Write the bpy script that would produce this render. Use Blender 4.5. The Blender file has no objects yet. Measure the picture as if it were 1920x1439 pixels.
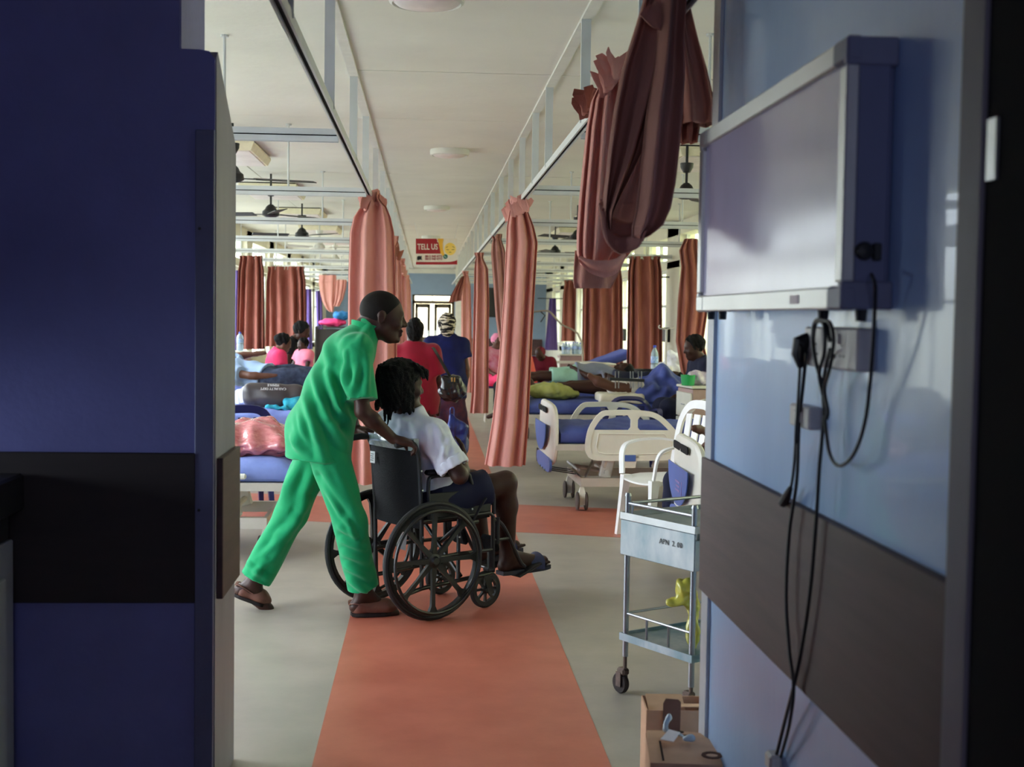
import bpy, bmesh, math, random
import numpy as np
from mathutils import Vector, Matrix
from math import sin, cos, pi, radians, sqrt, atan2
random.seed(4); np.random.seed(4)
S = bpy.context.scene
COL = S.collection
# ------------------------------------------------------------------ camera
F = 2450.0                                        # focal length in pixels of a 1920 px wide frame
CAM = Vector((0, 0, 1.55))
psi, pit, rol = math.asin(0.06585), 0.05104, 0.0146
Rv = Vector((cos(psi), -sin(psi), 0))
Fv = Vector((sin(psi)*cos(pit), cos(psi)*cos(pit), -sin(pit)))
Uv = Rv.cross(Fv)
R2 = Rv*cos(rol) + Uv*sin(rol); U2 = Uv*cos(rol) - Rv*sin(rol)
cd = bpy.data.cameras.new('camera'); cam = bpy.data.objects.new('camera', cd); COL.objects.link(cam)
m = Matrix.Identity(4)
for i in range(3):
    m[i][0] = R2[i]; m[i][1] = U2[i]; m[i][2] = -Fv[i]; m[i][3] = CAM[i]
cam.matrix_world = m
cd.sensor_width = 36.0; cd.lens = 36.0*F/1920.0; cd.clip_start = 0.05; cd.clip_end = 400
cd.dof.use_dof = True; cd.dof.focus_distance = 7.0; cd.dof.aperture_fstop = 4.5
S.camera = cam
# ------------------------------------------------------------------ light
W = bpy.data.worlds.new('sky'); S.world = W; W.use_nodes = True
wn = W.node_tree.nodes; wl = W.node_tree.links
bg = wn['Background']; bg.inputs[1].default_value = 13.0
tc = wn.new('ShaderNodeTexCoord'); sx = wn.new('ShaderNodeSeparateXYZ'); cr = wn.new('ShaderNodeValToRGB')
wl.new(tc.outputs['Generated'], sx.inputs[0]); wl.new(sx.outputs[2], cr.inputs[0]); wl.new(cr.outputs[0], bg.inputs[0])
cr.color_ramp.elements[0].position = 0.0; cr.color_ramp.elements[0].color = (.40, .42, .39, 1)
cr.color_ramp.elements[1].position = 0.06; cr.color_ramp.elements[1].color = (.74, .80, .88, 1)
e_ = cr.color_ramp.elements.new(.8); e_.color = (1.35, 1.48, 1.66, 1)
S.view_settings.view_transform = 'Standard'; S.view_settings.look = 'None'
S.view_settings.exposure = 0.15; S.view_settings.gamma = 1.0; S.view_settings.use_curve_mapping = False
S.cycles.max_bounces = 10; S.cycles.diffuse_bounces = 6; S.cycles.transparent_max_bounces = 12
S.cycles.sample_clamp_indirect = 6.0; S.cycles.caustics_reflective = False; S.cycles.caustics_refractive = False
S.cycles.use_denoising = True

LB = bpy.data.lights.new('lobby_fill', 'AREA'); LB.shape = 'RECTANGLE'; LB.size = 1.2; LB.size_y = .9; LB.energy = 15; LB.color = (.68, .74, 1.0)  # added fill lamp behind the camera, lifts the dark left wall
lob = bpy.data.objects.new('lobby_fill', LB); COL.objects.link(lob); lob.location = (-.3, -2.15, 1.9); lob.rotation_euler = (-pi/2, 0, pi)

LS = bpy.data.lights.new('lobby_side_fill', 'AREA'); LS.shape = 'RECTANGLE'; LS.size = .5; LS.size_y = .8; LS.energy = 9; LS.color = (.72, .84, 1.0); LS.spread = radians(62)  # added fill lamp out of view, brightens the lower right lobby wall
lso = bpy.data.objects.new('lobby_side_fill', LS); COL.objects.link(lso); lso.location = (-2.82, 3.70, .95); lso.rotation_euler = (pi/2-.20, 0, -pi/2)

def ray(px, py):
    return Fv + R2*((px-960.0)/F) + U2*((719.5-py)/F)
def PY(px, py, y):
    d = ray(px, py); return CAM + d*(y/d.y)
def PX(px, py, x):
    d = ray(px, py); return CAM + d*(x/d.x)
def PZ(px, py, z):
    d = ray(px, py); return CAM + d*((z-CAM.z)/d.z)

# ------------------------------------------------------------------ materials
def lin(c):
    c = c/255.0
    return c/12.92 if c <= 0.04045 else ((c+0.055)/1.055)**2.4
MATS = {}
def M(name, rgb, rough=0.6, metal=0.0, var=0.12, scale=6.0, bump=0.0, bscale=60.0, trans=0.0, coat=0.0, sheen=0.0, stretch=None, alpha=None, rgb2=None, emit=0.0):
    if name in MATS: return MATS[name]
    mt = bpy.data.materials.new(name); MATS[name] = mt; mt.use_nodes = True
    nt = mt.node_tree; N = nt.nodes; L = nt.links; b = N['Principled BSDF']
    c = [lin(v) for v in rgb]
    t = N.new('ShaderNodeTexCoord'); mp = N.new('ShaderNodeMapping'); L.new(t.outputs['Object'], mp.inputs[0])
    if stretch: mp.inputs['Scale'].default_value = stretch
    nz = N.new('ShaderNodeTexNoise'); nz.inputs['Scale'].default_value = scale; nz.inputs['Detail'].default_value = 5; nz.inputs['Roughness'].default_value = .6
    L.new(mp.outputs[0], nz.inputs['Vector'])
    rp = N.new('ShaderNodeValToRGB'); L.new(nz.outputs[0], rp.inputs[0])
    rp.color_ramp.elements[0].position = 0.3; rp.color_ramp.elements[1].position = 0.7
    c2 = [lin(v) for v in rgb2] if rgb2 else [min(1, v*(1+var)) for v in c]
    c1 = c if rgb2 else [v*(1-var) for v in c]
    rp.color_ramp.elements[0].color = (*c1, 1); rp.color_ramp.elements[1].color = (*c2, 1)
    L.new(rp.outputs[0], b.inputs['Base Color'])
    b.inputs['Roughness'].default_value = rough; b.inputs['Metallic'].default_value = metal
    b.inputs['Coat Weight'].default_value = coat; b.inputs['Sheen Weight'].default_value = sheen
    b.inputs['Transmission Weight'].default_value = trans
    if rough >= .68: b.inputs['Specular IOR Level'].default_value = .2
    if emit: 
        b.inputs['Emission Color'].default_value = (*c, 1); b.inputs['Emission Strength'].default_value = emit
    if bump:
        n2 = N.new('ShaderNodeTexNoise'); n2.inputs['Scale'].default_value = bscale; n2.inputs['Detail'].default_value = 4
        L.new(mp.outputs[0], n2.inputs['Vector'])
        bp = N.new('ShaderNodeBump'); bp.inputs['Strength'].default_value = bump; bp.inputs['Distance'].default_value = .01
        L.new(n2.outputs[0], bp.inputs['Height']); L.new(bp.outputs[0], b.inputs['Normal'])
    if alpha is not None:
        b.inputs['Alpha'].default_value = alpha
    return mt
def thin_glass(name, tint=(1, 1, 1), refl=0.08):
    mt = bpy.data.materials.new(name); mt.use_nodes = True; N = mt.node_tree.nodes; L = mt.node_tree.links
    N.remove(N['Principled BSDF']); out = [n for n in N if n.type == 'OUTPUT_MATERIAL'][0]
    tr = N.new('ShaderNodeBsdfTransparent'); tr.inputs[0].default_value = (*tint, 1)
    gl = N.new('ShaderNodeBsdfGlossy'); gl.inputs['Roughness'].default_value = .05
    mx = N.new('ShaderNodeMixShader'); mx.inputs[0].default_value = refl
    L.new(tr.outputs[0], mx.inputs[1]); L.new(gl.outputs[0], mx.inputs[2]); L.new(mx.outputs[0], out.inputs[0])
    return mt
def cloth_mat(name, rgb, rgb2=None, through=0.25, rough=.85, scale=9.0, bump=.25, bscale=220.0, stretch=(1, 1, .25)):
    """woven cloth that lets some daylight through"""
    mt = M(name, rgb, rough, rgb2=rgb2, var=.10, scale=scale, bump=bump, bscale=bscale, stretch=stretch)
    N = mt.node_tree.nodes; L = mt.node_tree.links; b = N['Principled BSDF']
    if through and not any(n.type == 'BSDF_TRANSLUCENT' for n in N):
        out = [n for n in N if n.type == 'OUTPUT_MATERIAL'][0]
        tl = N.new('ShaderNodeBsdfTranslucent'); src = b.inputs['Base Color'].links[0].from_socket
        L.new(src, tl.inputs[0]); mx = N.new('ShaderNodeMixShader'); mx.inputs[0].default_value = through
        L.new(b.outputs[0], mx.inputs[1]); L.new(tl.outputs[0], mx.inputs[2]); L.new(mx.outputs[0], out.inputs[0])
    return mt

# ------------------------------------------------------------------ mesh builder
def V(*a): return Vector(a)
class MB:
    def __init__(s): s.v = []; s.f = []
    def add(s, vs, fs):
        o = len(s.v); s.v += [tuple(p) for p in vs]; s.f += [tuple(i+o for i in f) for f in fs]; return s
    def box(s, c, d, rot=None, ch=0.0):
        """box with centre c and size d, edges chamfered by ch"""
        hx, hy, hz = d[0]/2, d[1]/2, d[2]/2; c = Vector(c)
        if ch <= 0:
            vs = [V(x, y, z) for z in (-hz, hz) for y in (-hy, hy) for x in (-hx, hx)]
            fs = [(0, 2, 3, 1), (4, 5, 7, 6), (0, 1, 5, 4), (2, 6, 7, 3), (0, 4, 6, 2), (1, 3, 7, 5)]
        else:
            ch = min(ch, hx*.9, hy*.9, hz*.9); vs = []
            idx = {}
            for sx_ in (-1, 1):
                for sy in (-1, 1):
                    for sz in (-1, 1):
                        for ax in range(3):
                            p = [sx_*(hx-ch), sy*(hy-ch), sz*(hz-ch)]
                            p[ax] = (sx_, sy, sz)[ax]*(hx, hy, hz)[ax]
                            idx[(sx_, sy, sz, ax)] = len(vs); vs.append(V(*p))
            fs = []
            for ax in range(3):
                a, b = [i for i in range(3) if i != ax]
                for sg in (-1, 1):
                    q = []
                    for (u, w) in ((-1, -1), (1, -1), (1, 1), (-1, 1)):
                        k = [0, 0, 0]; k[ax] = sg; k[a] = u; k[b] = w; q.append(idx[(*k, ax)])
                    fs.append(q)
            for ax in range(3):        # edges parallel to ax
                a, b = [i for i in range(3) if i != ax]
                for u in (-1, 1):
                    for w in (-1, 1):
                        k0 = [0, 0, 0]; k1 = [0, 0, 0]; k0[ax] = -1; k1[ax] = 1
                        for k in (k0, k1): k[a] = u; k[b] = w
                        fs.append((idx[(*k0, a)], idx[(*k1, a)], idx[(*k1, b)], idx[(*k0, b)]))
            for sx_ in (-1, 1):
                for sy in (-1, 1):
                    for sz in (-1, 1): fs.append(tuple(idx[(sx_, sy, sz, k)] for k in range(3)))
        if rot is not None: vs = [rot @ p for p in vs]
        return s.add([p+c for p in vs], fs)
    def tube(s, pts, r, n=8, closed=False, cap=True, sq=None):
        """round (or sq = (w, h) rectangular) section swept along pts; r may be a list"""
        pts = [Vector(p) for p in pts]; k = len(pts)
        rs = r if isinstance(r, (list, tuple)) else [r]*k
        o = len(s.v); up = None
        for i, p in enumerate(pts):
            a = pts[i-1] if (i or closed) else p; b = pts[(i+1) % k] if (i < k-1 or closed) else p
            t = (b-a); t = t.normalized() if t.length > 1e-9 else V(0, 0, 1)
            if up is None:
                up = V(0, 0, 1) if abs(t.z) < .9 else V(1, 0, 0)
            x = t.cross(up); x = x.normalized() if x.length > 1e-6 else t.orthogonal().normalized()
            y = x.cross(t).normalized(); up = y
            if sq:
                w, h = sq[0]/2*rs[i], sq[1]/2*rs[i]
                for (u, q) in ((-w, -h), (w, -h), (w, h), (-w, h)): s.v.append(tuple(p+x*u+y*q))
            else:
                for j in range(n):
                    a_ = 2*pi*j/n; s.v.append(tuple(p+x*(cos(a_)*rs[i])+y*(sin(a_)*rs[i])))
        nn = 4 if sq else n
        for i in range(k if closed else k-1):
            for j in range(nn):
                a0 = o+i*nn; b0 = o+((i+1) % k)*nn
                s.f.append((a0+j, a0+(j+1) % nn, b0+(j+1) % nn, b0+j))
        if cap and not closed:
            s.f.append(tuple(o+j for j in reversed(range(nn)))); s.f.append(tuple(o+(k-1)*nn+j for j in range(nn)))
        return s
    def cyl(s, a, b, r, n=16, r2=None): return s.tube([a, b], [r, r if r2 is None else r2], n)
    def loft(s, rings, closed=True, cap=False):
        o = len(s.v); n = len(rings[0])
        for rg in rings:
            for p in rg: s.v.append(tuple(p))
        for i in range(len(rings)-1):
            for j in range(n if closed else n-1):
                s.f.append((o+i*n+j, o+i*n+(j+1) % n, o+(i+1)*n+(j+1) % n, o+(i+1)*n+j))
        if cap:
            s.f.append(tuple(o+j for j in reversed(range(n)))); s.f.append(tuple(o+(len(rings)-1)*n+j for j in range(n)))
        return s
    def lathe(s, prof, c=(0, 0, 0), n=20, ax='z', cap=True):
        c = Vector(c); rg = []
        for (r, z) in prof:
            ring = []
            for j in range(n):
                a = 2*pi*j/n
                p = {'z': (r*cos(a), r*sin(a), z), 'y': (r*cos(a), z, r*sin(a)), 'x': (z, r*cos(a), r*sin(a))}[ax]
                ring.append(c+Vector(p))
            rg.append(ring)
        return s.loft(rg, True, cap)
    def prism(s, poly, d, fr=None):
        """2-D outline extruded: fr = (origin, ux, uy, un); thickness d along un"""
        o_, ux, uy, un = fr if fr else (V(0, 0, 0), V(1, 0, 0), V(0, 1, 0), V(0, 0, 1))
        n = len(poly); a = [o_+ux*p[0]+uy*p[1] for p in poly]; b = [p+un*d for p in a]
        o = len(s.v); s.v += [tuple(p) for p in a+b]
        s.f.append(tuple(o+j for j in reversed(range(n)))); s.f.append(tuple(o+n+j for j in range(n)))
        for j in range(n): s.f.append((o+j, o+(j+1) % n, o+n+(j+1) % n, o+n+j))
        return s
    def ribbon_plate(s, outer, inner, d, fr):
        """plate with one hole: outer/inner outlines of equal count"""
        o_, ux, uy, un = fr; n = len(outer)
        A = [o_+ux*p[0]+uy*p[1] for p in outer]; B = [o_+ux*p[0]+uy*p[1] for p in inner]
        r = [A, [p+un*d for p in A], [p+un*d for p in B], B, A]
        return s.loft(r, True)
    def move(s, mtx): s.v = [tuple(mtx @ Vector(p)) for p in s.v]; return s

def link(name, me, mt, parent=None):
    o = bpy.data.objects.new(name, me); COL.objects.link(o)
    if mt: me.materials.append(mt)
    if parent is not None: o.parent = parent
    return o
def finish(name, mb, smooth=32):
    me = bpy.data.meshes.new(name); me.from_pydata(mb.v, [], mb.f); me.update()
    bm = bmesh.new(); bm.from_mesh(me); bmesh.ops.recalc_face_normals(bm, faces=bm.faces); bm.to_mesh(me); bm.free()
    if smooth: me.shade_smooth(); me.set_sharp_from_angle(angle=radians(smooth))
    return me
def obj(name, mb, mt, parent=None, smooth=32, world=False, label=None, bevel=0):
    me = finish(name, mb, smooth) if isinstance(mb, MB) else mb
    o = link(name, me, mt, parent)
    if world and parent is not None:
        M0 = Matrix.Identity(4); q = parent; ch = []
        while q is not None: ch.append(q.matrix_basis); q = q.parent
        for c in reversed(ch): M0 = M0 @ c
        me.transform(M0.inverted())
    if label: o['label'] = label
    if bevel:
        md = o.modifiers.new('b', 'BEVEL'); md.width = bevel; md.segments = 2; md.limit_method = 'ANGLE'; md.angle_limit = .6
    return o
def thing(name, label, cat, loc=(0, 0, 0), rz=0.0, group=None):
    o = bpy.data.objects.new(name, None); COL.objects.link(o); o.location = loc; o.rotation_euler = (0, 0, rz)
    o.empty_display_size = .1
    o['label'] = label; o['category'] = cat
    if group: o['group'] = group
    return o
def tag(o, label, cat, group=None, kind=None):
    if label: o['label'] = label
    if cat: o['category'] = cat
    if group: o['group'] = group
    if kind: o['kind'] = kind
    return o
def struct(name, mb, mt, parent=None, **k):
    o = obj(name, mb, mt, parent, **k)
    if parent is None: o['kind'] = 'structure'
    return o
def dup(root, loc, rz=0.0, label=None, group=None):
    r = root.copy(); COL.objects.link(r); r.location = loc; r.rotation_euler = (0, 0, rz)
    if label: r['label'] = label
    if group: r['group'] = group
    for ch in list(root.children):
        c = ch.copy(); COL.objects.link(c); c.parent = r
        for g in ch.children:
            d = g.copy(); COL.objects.link(d); d.parent = c
    return r
def text_mesh(txt, size, mtx, extrude=.001, bold=0.0, ax='CENTER'):
    cu = bpy.data.curves.new('t', 'FONT'); cu.body = txt; cu.size = size; cu.extrude = extrude; cu.offset = bold
    cu.align_x = ax; cu.align_y = 'CENTER'; cu.resolution_u = 3
    o = bpy.data.objects.new('t', cu); COL.objects.link(o)
    bpy.context.view_layer.update()
    me = bpy.data.meshes.new_from_object(o); bpy.data.objects.remove(o); me.transform(mtx); me.materials.clear()
    return me
def frame_mtx(o, ux, uy, un):
    m = Matrix.Identity(4)
    for i in range(3): m[i][0] = ux[i]; m[i][1] = uy[i]; m[i][2] = un[i]; m[i][3] = o[i]
    return m
def smooth_path(pts, k=6):
    pts = [Vector(p) for p in pts]; out = []
    P = [pts[0]*2-pts[1]]+pts+[pts[-1]*2-pts[-2]]
    for i in range(1, len(P)-2):
        for j in range(k):
            t = j/k; a, b, c, d = P[i-1], P[i], P[i+1], P[i+2]
            out.append(.5*((2*b)+(c-a)*t+(2*a-5*b+4*c-d)*t*t+(3*b-3*c+d-a)*t**3))
    out.append(pts[-1]); return out
def rrect(w, h, r, n=4, cx=0, cy=0):
    o = []
    for (sx_, sy, a0) in ((1, 1, 0), (-1, 1, pi/2), (-1, -1, pi), (1, -1, 1.5*pi)):
        for j in range(n+1):
            a = a0+pi/2*j/n; o.append((cx+sx_*(w/2-r)+r*cos(a), cy+sy*(h/2-r)+r*sin(a)))
    return o
# ------------------------------------------------------------------ SDF bodies (surface nets)
class SDF:
    def __init__(s, lo, hi, h):
        s.lo = np.array(lo, np.float32); s.h = h
        s.n = np.ceil((np.array(hi)-np.array(lo))/h).astype(int)+1
        s.d = np.full(tuple(s.n), 1e3, np.float32)
    def _sl(s, lo, hi):
        a = np.clip(np.floor((np.array(lo)-s.lo)/s.h).astype(int), 0, s.n-1); b = np.clip(np.ceil((np.array(hi)-s.lo)/s.h).astype(int)+1, 1, s.n)
        if (b <= a).any(): return None
        sl = tuple(slice(a[i], b[i]) for i in range(3))
        ax = [s.lo[i]+s.h*np.arange(a[i], b[i], dtype=np.float32) for i in range(3)]
        return sl, ax[0][:, None, None], ax[1][None, :, None], ax[2][None, None, :]
    def put(s, sl, d, k, mode='u'):
        c = s.d[sl]
        if mode == 'u':
            if k > 0:
                h = np.maximum(k-np.abs(c-d), 0)/k; s.d[sl] = np.minimum(c, d)-h*h*k*.25
            else: s.d[sl] = np.minimum(c, d)
        else:
            d = -d
            if k > 0:
                h = np.maximum(k-np.abs(c-d), 0)/k; s.d[sl] = np.maximum(c, d)+h*h*k*.25
            else: s.d[sl] = np.maximum(c, d)
    def cone(s, a, b, ra, rb, k=.02, mode='u', flat=None):
        """tapering capsule; flat = (axis, factor) squeezes the section along an axis"""
        a = np.array(a, float); b = np.array(b, float); R = max(ra, rb)*(max(1, flat[1]) if flat else 1)+k+2*s.h
        g = s._sl(np.minimum(a, b)-R, np.maximum(a, b)+R)
        if g is None: return s
        sl, X, Y, Z = g; ab = b-a; L2 = max(ab @ ab, 1e-9)
        px, py, pz = X-a[0], Y-a[1], Z-a[2]
        t = np.clip((px*ab[0]+py*ab[1]+pz*ab[2])/L2, 0, 1)
        qx, qy, qz = px-t*ab[0], py-t*ab[1], pz-t*ab[2]
        if flat:
            n = np.array(flat[0], float); n /= np.linalg.norm(n); f = flat[1]
            dn = (qx*n[0]+qy*n[1]+qz*n[2])*(1/f-1)
            qx, qy, qz = qx+dn*n[0], qy+dn*n[1], qz+dn*n[2]
        d = np.sqrt(qx*qx+qy*qy+qz*qz)-(ra+(rb-ra)*t)
        s.put(sl, d.astype(np.float32), k, mode); return s
    def ell(s, c, r, ax=None, k=.02, mode='u'):
        """ellipsoid, ax = 3 unit axes"""
        c = np.array(c, float); r = np.array(r, float); R = r.max()+k+2*s.h
        g = s._sl(c-R, c+R)
        if g is None: return s
        sl, X, Y, Z = g; A = np.array(ax, float) if ax is not None else np.eye(3)
        px, py, pz = X-c[0], Y-c[1], Z-c[2]
        q = [(px*A[i][0]+py*A[i][1]+pz*A[i][2]) for i in range(3)]
        k0 = np.sqrt(sum((q[i]/r[i])**2 for i in range(3))); k1 = np.sqrt(sum((q[i]/(r[i]**2))**2 for i in range(3)))+1e-6
        s.put(sl, (k0*(k0-1)/k1).astype(np.float32), k, mode); return s
    def rbox(s, c, hs, ax=None, r=.01, k=.01, mode='u'):
        c = np.array(c, float); R = np.linalg.norm(hs)+k+2*s.h+r
        g = s._sl(c-R, c+R)
        if g is None: return s
        sl, X, Y, Z = g; A = np.array(ax, float) if ax is not None else np.eye(3)
        px, py, pz = X-c[0], Y-c[1], Z-c[2]
        q = [np.abs(px*A[i][0]+py*A[i][1]+pz*A[i][2])-(hs[i]-r) for i in range(3)]
        d = np.sqrt(sum(np.maximum(x, 0)**2 for x in q))+np.minimum(np.maximum(q[0], np.maximum(q[1], q[2])), 0)-r
        s.put(sl, d.astype(np.float32), k, mode); return s
    def cut(s, p, n, k=0.0, lo=None, hi=None):
        """remove the half space on the +n side of p (inside lo..hi when given)"""
        g = s._sl(lo if lo is not None else s.lo, hi if hi is not None else s.lo+s.h*s.n)
        if g is None: return s
        sl, X, Y, Z = g
        n = np.array(n, float); n /= np.linalg.norm(n)
        d = (X-p[0])*n[0]+(Y-p[1])*n[1]+(Z-p[2])*n[2]
        c = s.d[sl]; s.d[sl] = np.maximum(c, d.astype(np.float32)); return s
    def mesh(s, name, folds=(), noise=0.0, nscale=8.0, smooth_it=1, post=None):
        D = s.d; D[0] = D[-1] = 1; D[:, 0] = D[:, -1] = 1; D[:, :, 0] = D[:, :, -1] = 1
        I = D < 0
        any_ = np.zeros(tuple(np.array(D.shape)-1), bool); all_ = np.ones_like(any_)
        cs = [(i, j, k) for i in (0, 1) for j in (0, 1) for k in (0, 1)]
        def sh(A, c): return A[c[0]:A.shape[0]-1+c[0], c[1]:A.shape[1]-1+c[1], c[2]:A.shape[2]-1+c[2]]
        for c in cs: any_ |= sh(I, c); all_ &= sh(I, c)
        act = any_ & ~all_
        idx = np.argwhere(act); ids = np.full(act.shape, -1, np.int64); ids[act] = np.arange(len(idx))
        val = {c: D[idx[:, 0]+c[0], idx[:, 1]+c[1], idx[:, 2]+c[2]] for c in cs}
        acc = np.zeros((len(idx), 3)); cnt = np.zeros(len(idx))
        for a in cs:
            for ax in range(3):
                if a[ax] == 0:
                    b = list(a); b[ax] = 1; b = tuple(b); va, vb = val[a], val[b]
                    mk = (va < 0) != (vb < 0); t = np.where(mk, va/np.where(mk, va-vb, 1), 0)
                    p = np.tile(np.array(a, float), (len(idx), 1)); p[:, ax] += t
                    acc[mk] += p[mk]; cnt[mk] += 1
        vs = (idx+acc/cnt[:, None])*s.h+s.lo
        fs = []
        for ax in range(3):
            u, w = [(1, 2), (2, 0), (0, 1)][ax]
            A = np.take(I, range(0, D.shape[ax]-1), ax); B = np.take(I, range(1, D.shape[ax]), ax)
            e = np.argwhere(A != B)
            e = e[(e[:, u] > 0) & (e[:, w] > 0) & (e[:, u] < D.shape[u]-1) & (e[:, w] < D.shape[w]-1)]
            ins = A[e[:, 0], e[:, 1], e[:, 2]]
            def cell(du, dw):
                c = e.copy(); c[:, u] -= du; c[:, w] -= dw; return ids[c[:, 0], c[:, 1], c[:, 2]]
            q = np.stack([cell(1, 1), cell(0, 1), cell(0, 0), cell(1, 0)], 1)
            q[~ins] = q[~ins][:, ::-1]; fs.append(q)
        fs = np.concatenate(fs); fs = fs[(fs >= 0).all(1)]
        # laplacian smoothing
        for _ in range(smooth_it):
            sm = np.zeros_like(vs); c = np.zeros(len(vs))
            for a, b in ((0, 1), (1, 2), (2, 3), (3, 0)):
                np.add.at(sm, fs[:, a], vs[fs[:, b]]); np.add.at(c, fs[:, a], 1)
                np.add.at(sm, fs[:, b], vs[fs[:, a]]); np.add.at(c, fs[:, b], 1)
            vs = vs*.5+.5*sm/np.maximum(c, 1)[:, None]
        if folds or noise:
            nrm = np.zeros_like(vs); a = vs[fs[:, 2]]-vs[fs[:, 0]]; b = vs[fs[:, 3]]-vs[fs[:, 1]]; fn = np.cross(a, b)
            for i in range(4): np.add.at(nrm, fs[:, i], fn)
            nrm /= np.linalg.norm(nrm, axis=1)[:, None]+1e-9
            dd = np.zeros(len(vs))
            near = np.clip(-nrm[:, 1]*1.6+.1, 0, 1)
            for (p0, p1, wd, amp) in folds:      # ridges running over the side that faces the aisle
                p0 = np.array(p0); p1 = np.array(p1); ab = p1-p0; ab[1] = 0; w3 = vs-p0; w3[:, 1] = 0
                t = np.clip((w3 @ ab)/(ab @ ab), 0, 1); q = np.linalg.norm(w3-t[:, None]*ab, axis=1)
                x = q/wd; dd += amp*near*(np.exp(-x*x)-.55*np.exp(-(x-1.7)**2*1.5))*(1-.6*np.abs(2*t-1)**2)
            if noise:
                r = np.random.RandomState(3)
                for o in range(5):
                    kx = r.randn(3)*nscale*(1.0+.6*o); dd += noise/(1+.4*o)*np.sin(vs @ kx+r.rand()*6.28+1.5*np.sin(vs @ (r.randn(3)*nscale*.7)))
            vs = vs+nrm*dd[:, None]
        me = bpy.data.meshes.new(name); me.from_pydata(vs.tolist(), [], fs.tolist()); me.update(); me.shade_smooth()
        return me
def nrm(v): v = Vector(v); return v.normalized()
def head_prims(g, c, f, u, sc=1.0, nose=1.0, ear=True, face=True):
    """head centred on c facing f; the eyes lie half way up"""
    f = nrm(f); u = nrm(Vector(u)-f*f.dot(Vector(u))); l = u.cross(f)
    A = [f, l, u]
    def P(x, y, z): return c+(f*x+l*y+u*z)*sc
    g.ell(P(-.012, 0, .030), (.098*sc, .076*sc, .088*sc), A, k=.02)
    g.ell(P(.030, 0, -.020), (.062*sc, .062*sc, .085*sc), A, k=.03)
    g.cone(P(.045, .018, -.088), P(.045, -.018, -.088), .026*sc, .026*sc, k=.03)
    g.cone(P(0, .050, -.055), P(.045, .020, -.09), .022*sc, .020*sc, k=.03); g.cone(P(0, -.050, -.055), P(.045, -.020, -.09), .022*sc, .020*sc, k=.03)
    if face:
        g.cone(P(.078, .030, .022), P(.078, -.030, .022), .014*sc, .014*sc, k=.018)       # brow
        for s_ in (1, -1):
            g.ell(P(.096, s_*.032, .002), (.014*sc, .020*sc, .012*sc), A, k=.012, mode='s')  # sockets
            g.ell(P(.076, s_*.032, .001), (.015*sc, .015*sc, .011*sc), A, k=.004)            # lids
            g.ell(P(.066, s_*.045, -.028), (.025*sc, .022*sc, .020*sc), A, k=.02)
        g.cone(P(.088, 0, .012), P(.108*nose, 0, -.024), .008*sc, .013*sc, k=.012)
        g.cone(P(.098, .014, -.028), P(.098, -.014, -.028), .009*sc, .009*sc, k=.008)
        g.cone(P(.094, .017, -.056), P(.094, -.017, -.056), .009*sc, .009*sc, k=.006)
        g.cone(P(.092, .014, -.070), P(.092, -.014, -.070), .0095*sc, .0095*sc, k=.006)
        g.ell(P(.100, 0, -.063), (.012*sc, .020*sc, .0022*sc), A, k=.003, mode='s')
        g.ell(P(.078, 0, -.098), (.018*sc, .020*sc, .016*sc), A, k=.02)
    if ear:
        for s_ in (1, -1):
            g.ell(P(-.012, s_*.078, -.006), (.019*sc, .008*sc, .032*sc), A, k=.006)
            g.ell(P(-.010, s_*.086, -.004), (.010*sc, .006*sc, .018*sc), A, k=.004, mode='s')
    return P
def hand_prims(g, w, d, nrm_, thumb, curl=1.0, sc=1.0, spread=.0):
    """palm and five fingers: w wrist, d pointing to the fingers, nrm_ out of the back of the hand, thumb side vector"""
    d = nrm(d); t = nrm(thumb); n = nrm(Vector(nrm_)); t = nrm(t-d*d.dot(t))
    n = d.cross(t) if d.cross(t).dot(n) > 0 else t.cross(d)
    p = Vector(w)
    g.cone(p, p+d*.045*sc, .024*sc, .030*sc, k=.02, flat=(n, .70))
    g.rbox(p+d*.055*sc, (.042*sc, .040*sc, .014*sc), [d, t, n], r=.013*sc, k=.02)
    for i, (off, L) in enumerate(((.030, .072), (.011, .080), (-.009, .075), (-.028, .060))):
        q = p+(d*.092+t*off)*sc; dd = nrm(d+t*(off*spread)); a = 0.0
        for j, fr in enumerate((.45, .32, .25)):
            a += curl*(.55, .85, .6)[j]; e = q+(dd*cos(a)-n*sin(a))*L*fr*sc
            r0 = (.0098, .0088, .008)[j]*sc; g.cone(q, e, r0, r0*.92, k=.006); q = e
    q = p+(d*.025+t*.034)*sc; td = nrm(d*.72+t*.6-n*.35*curl)
    for j, L in enumerate((.038, .032, .026)):
        e = q+td*L*sc; g.cone(q, e, (.0135, .0115, .010)[j]*sc, (.0115, .010, .0088)[j]*sc, k=.010); q = e; td = nrm(td*.8+d*.25-n*.45*curl)
def bounds(pts, pad):
    a = np.array([list(p) for p in pts]); return a.min(0)-pad, a.max(0)+pad
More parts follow.
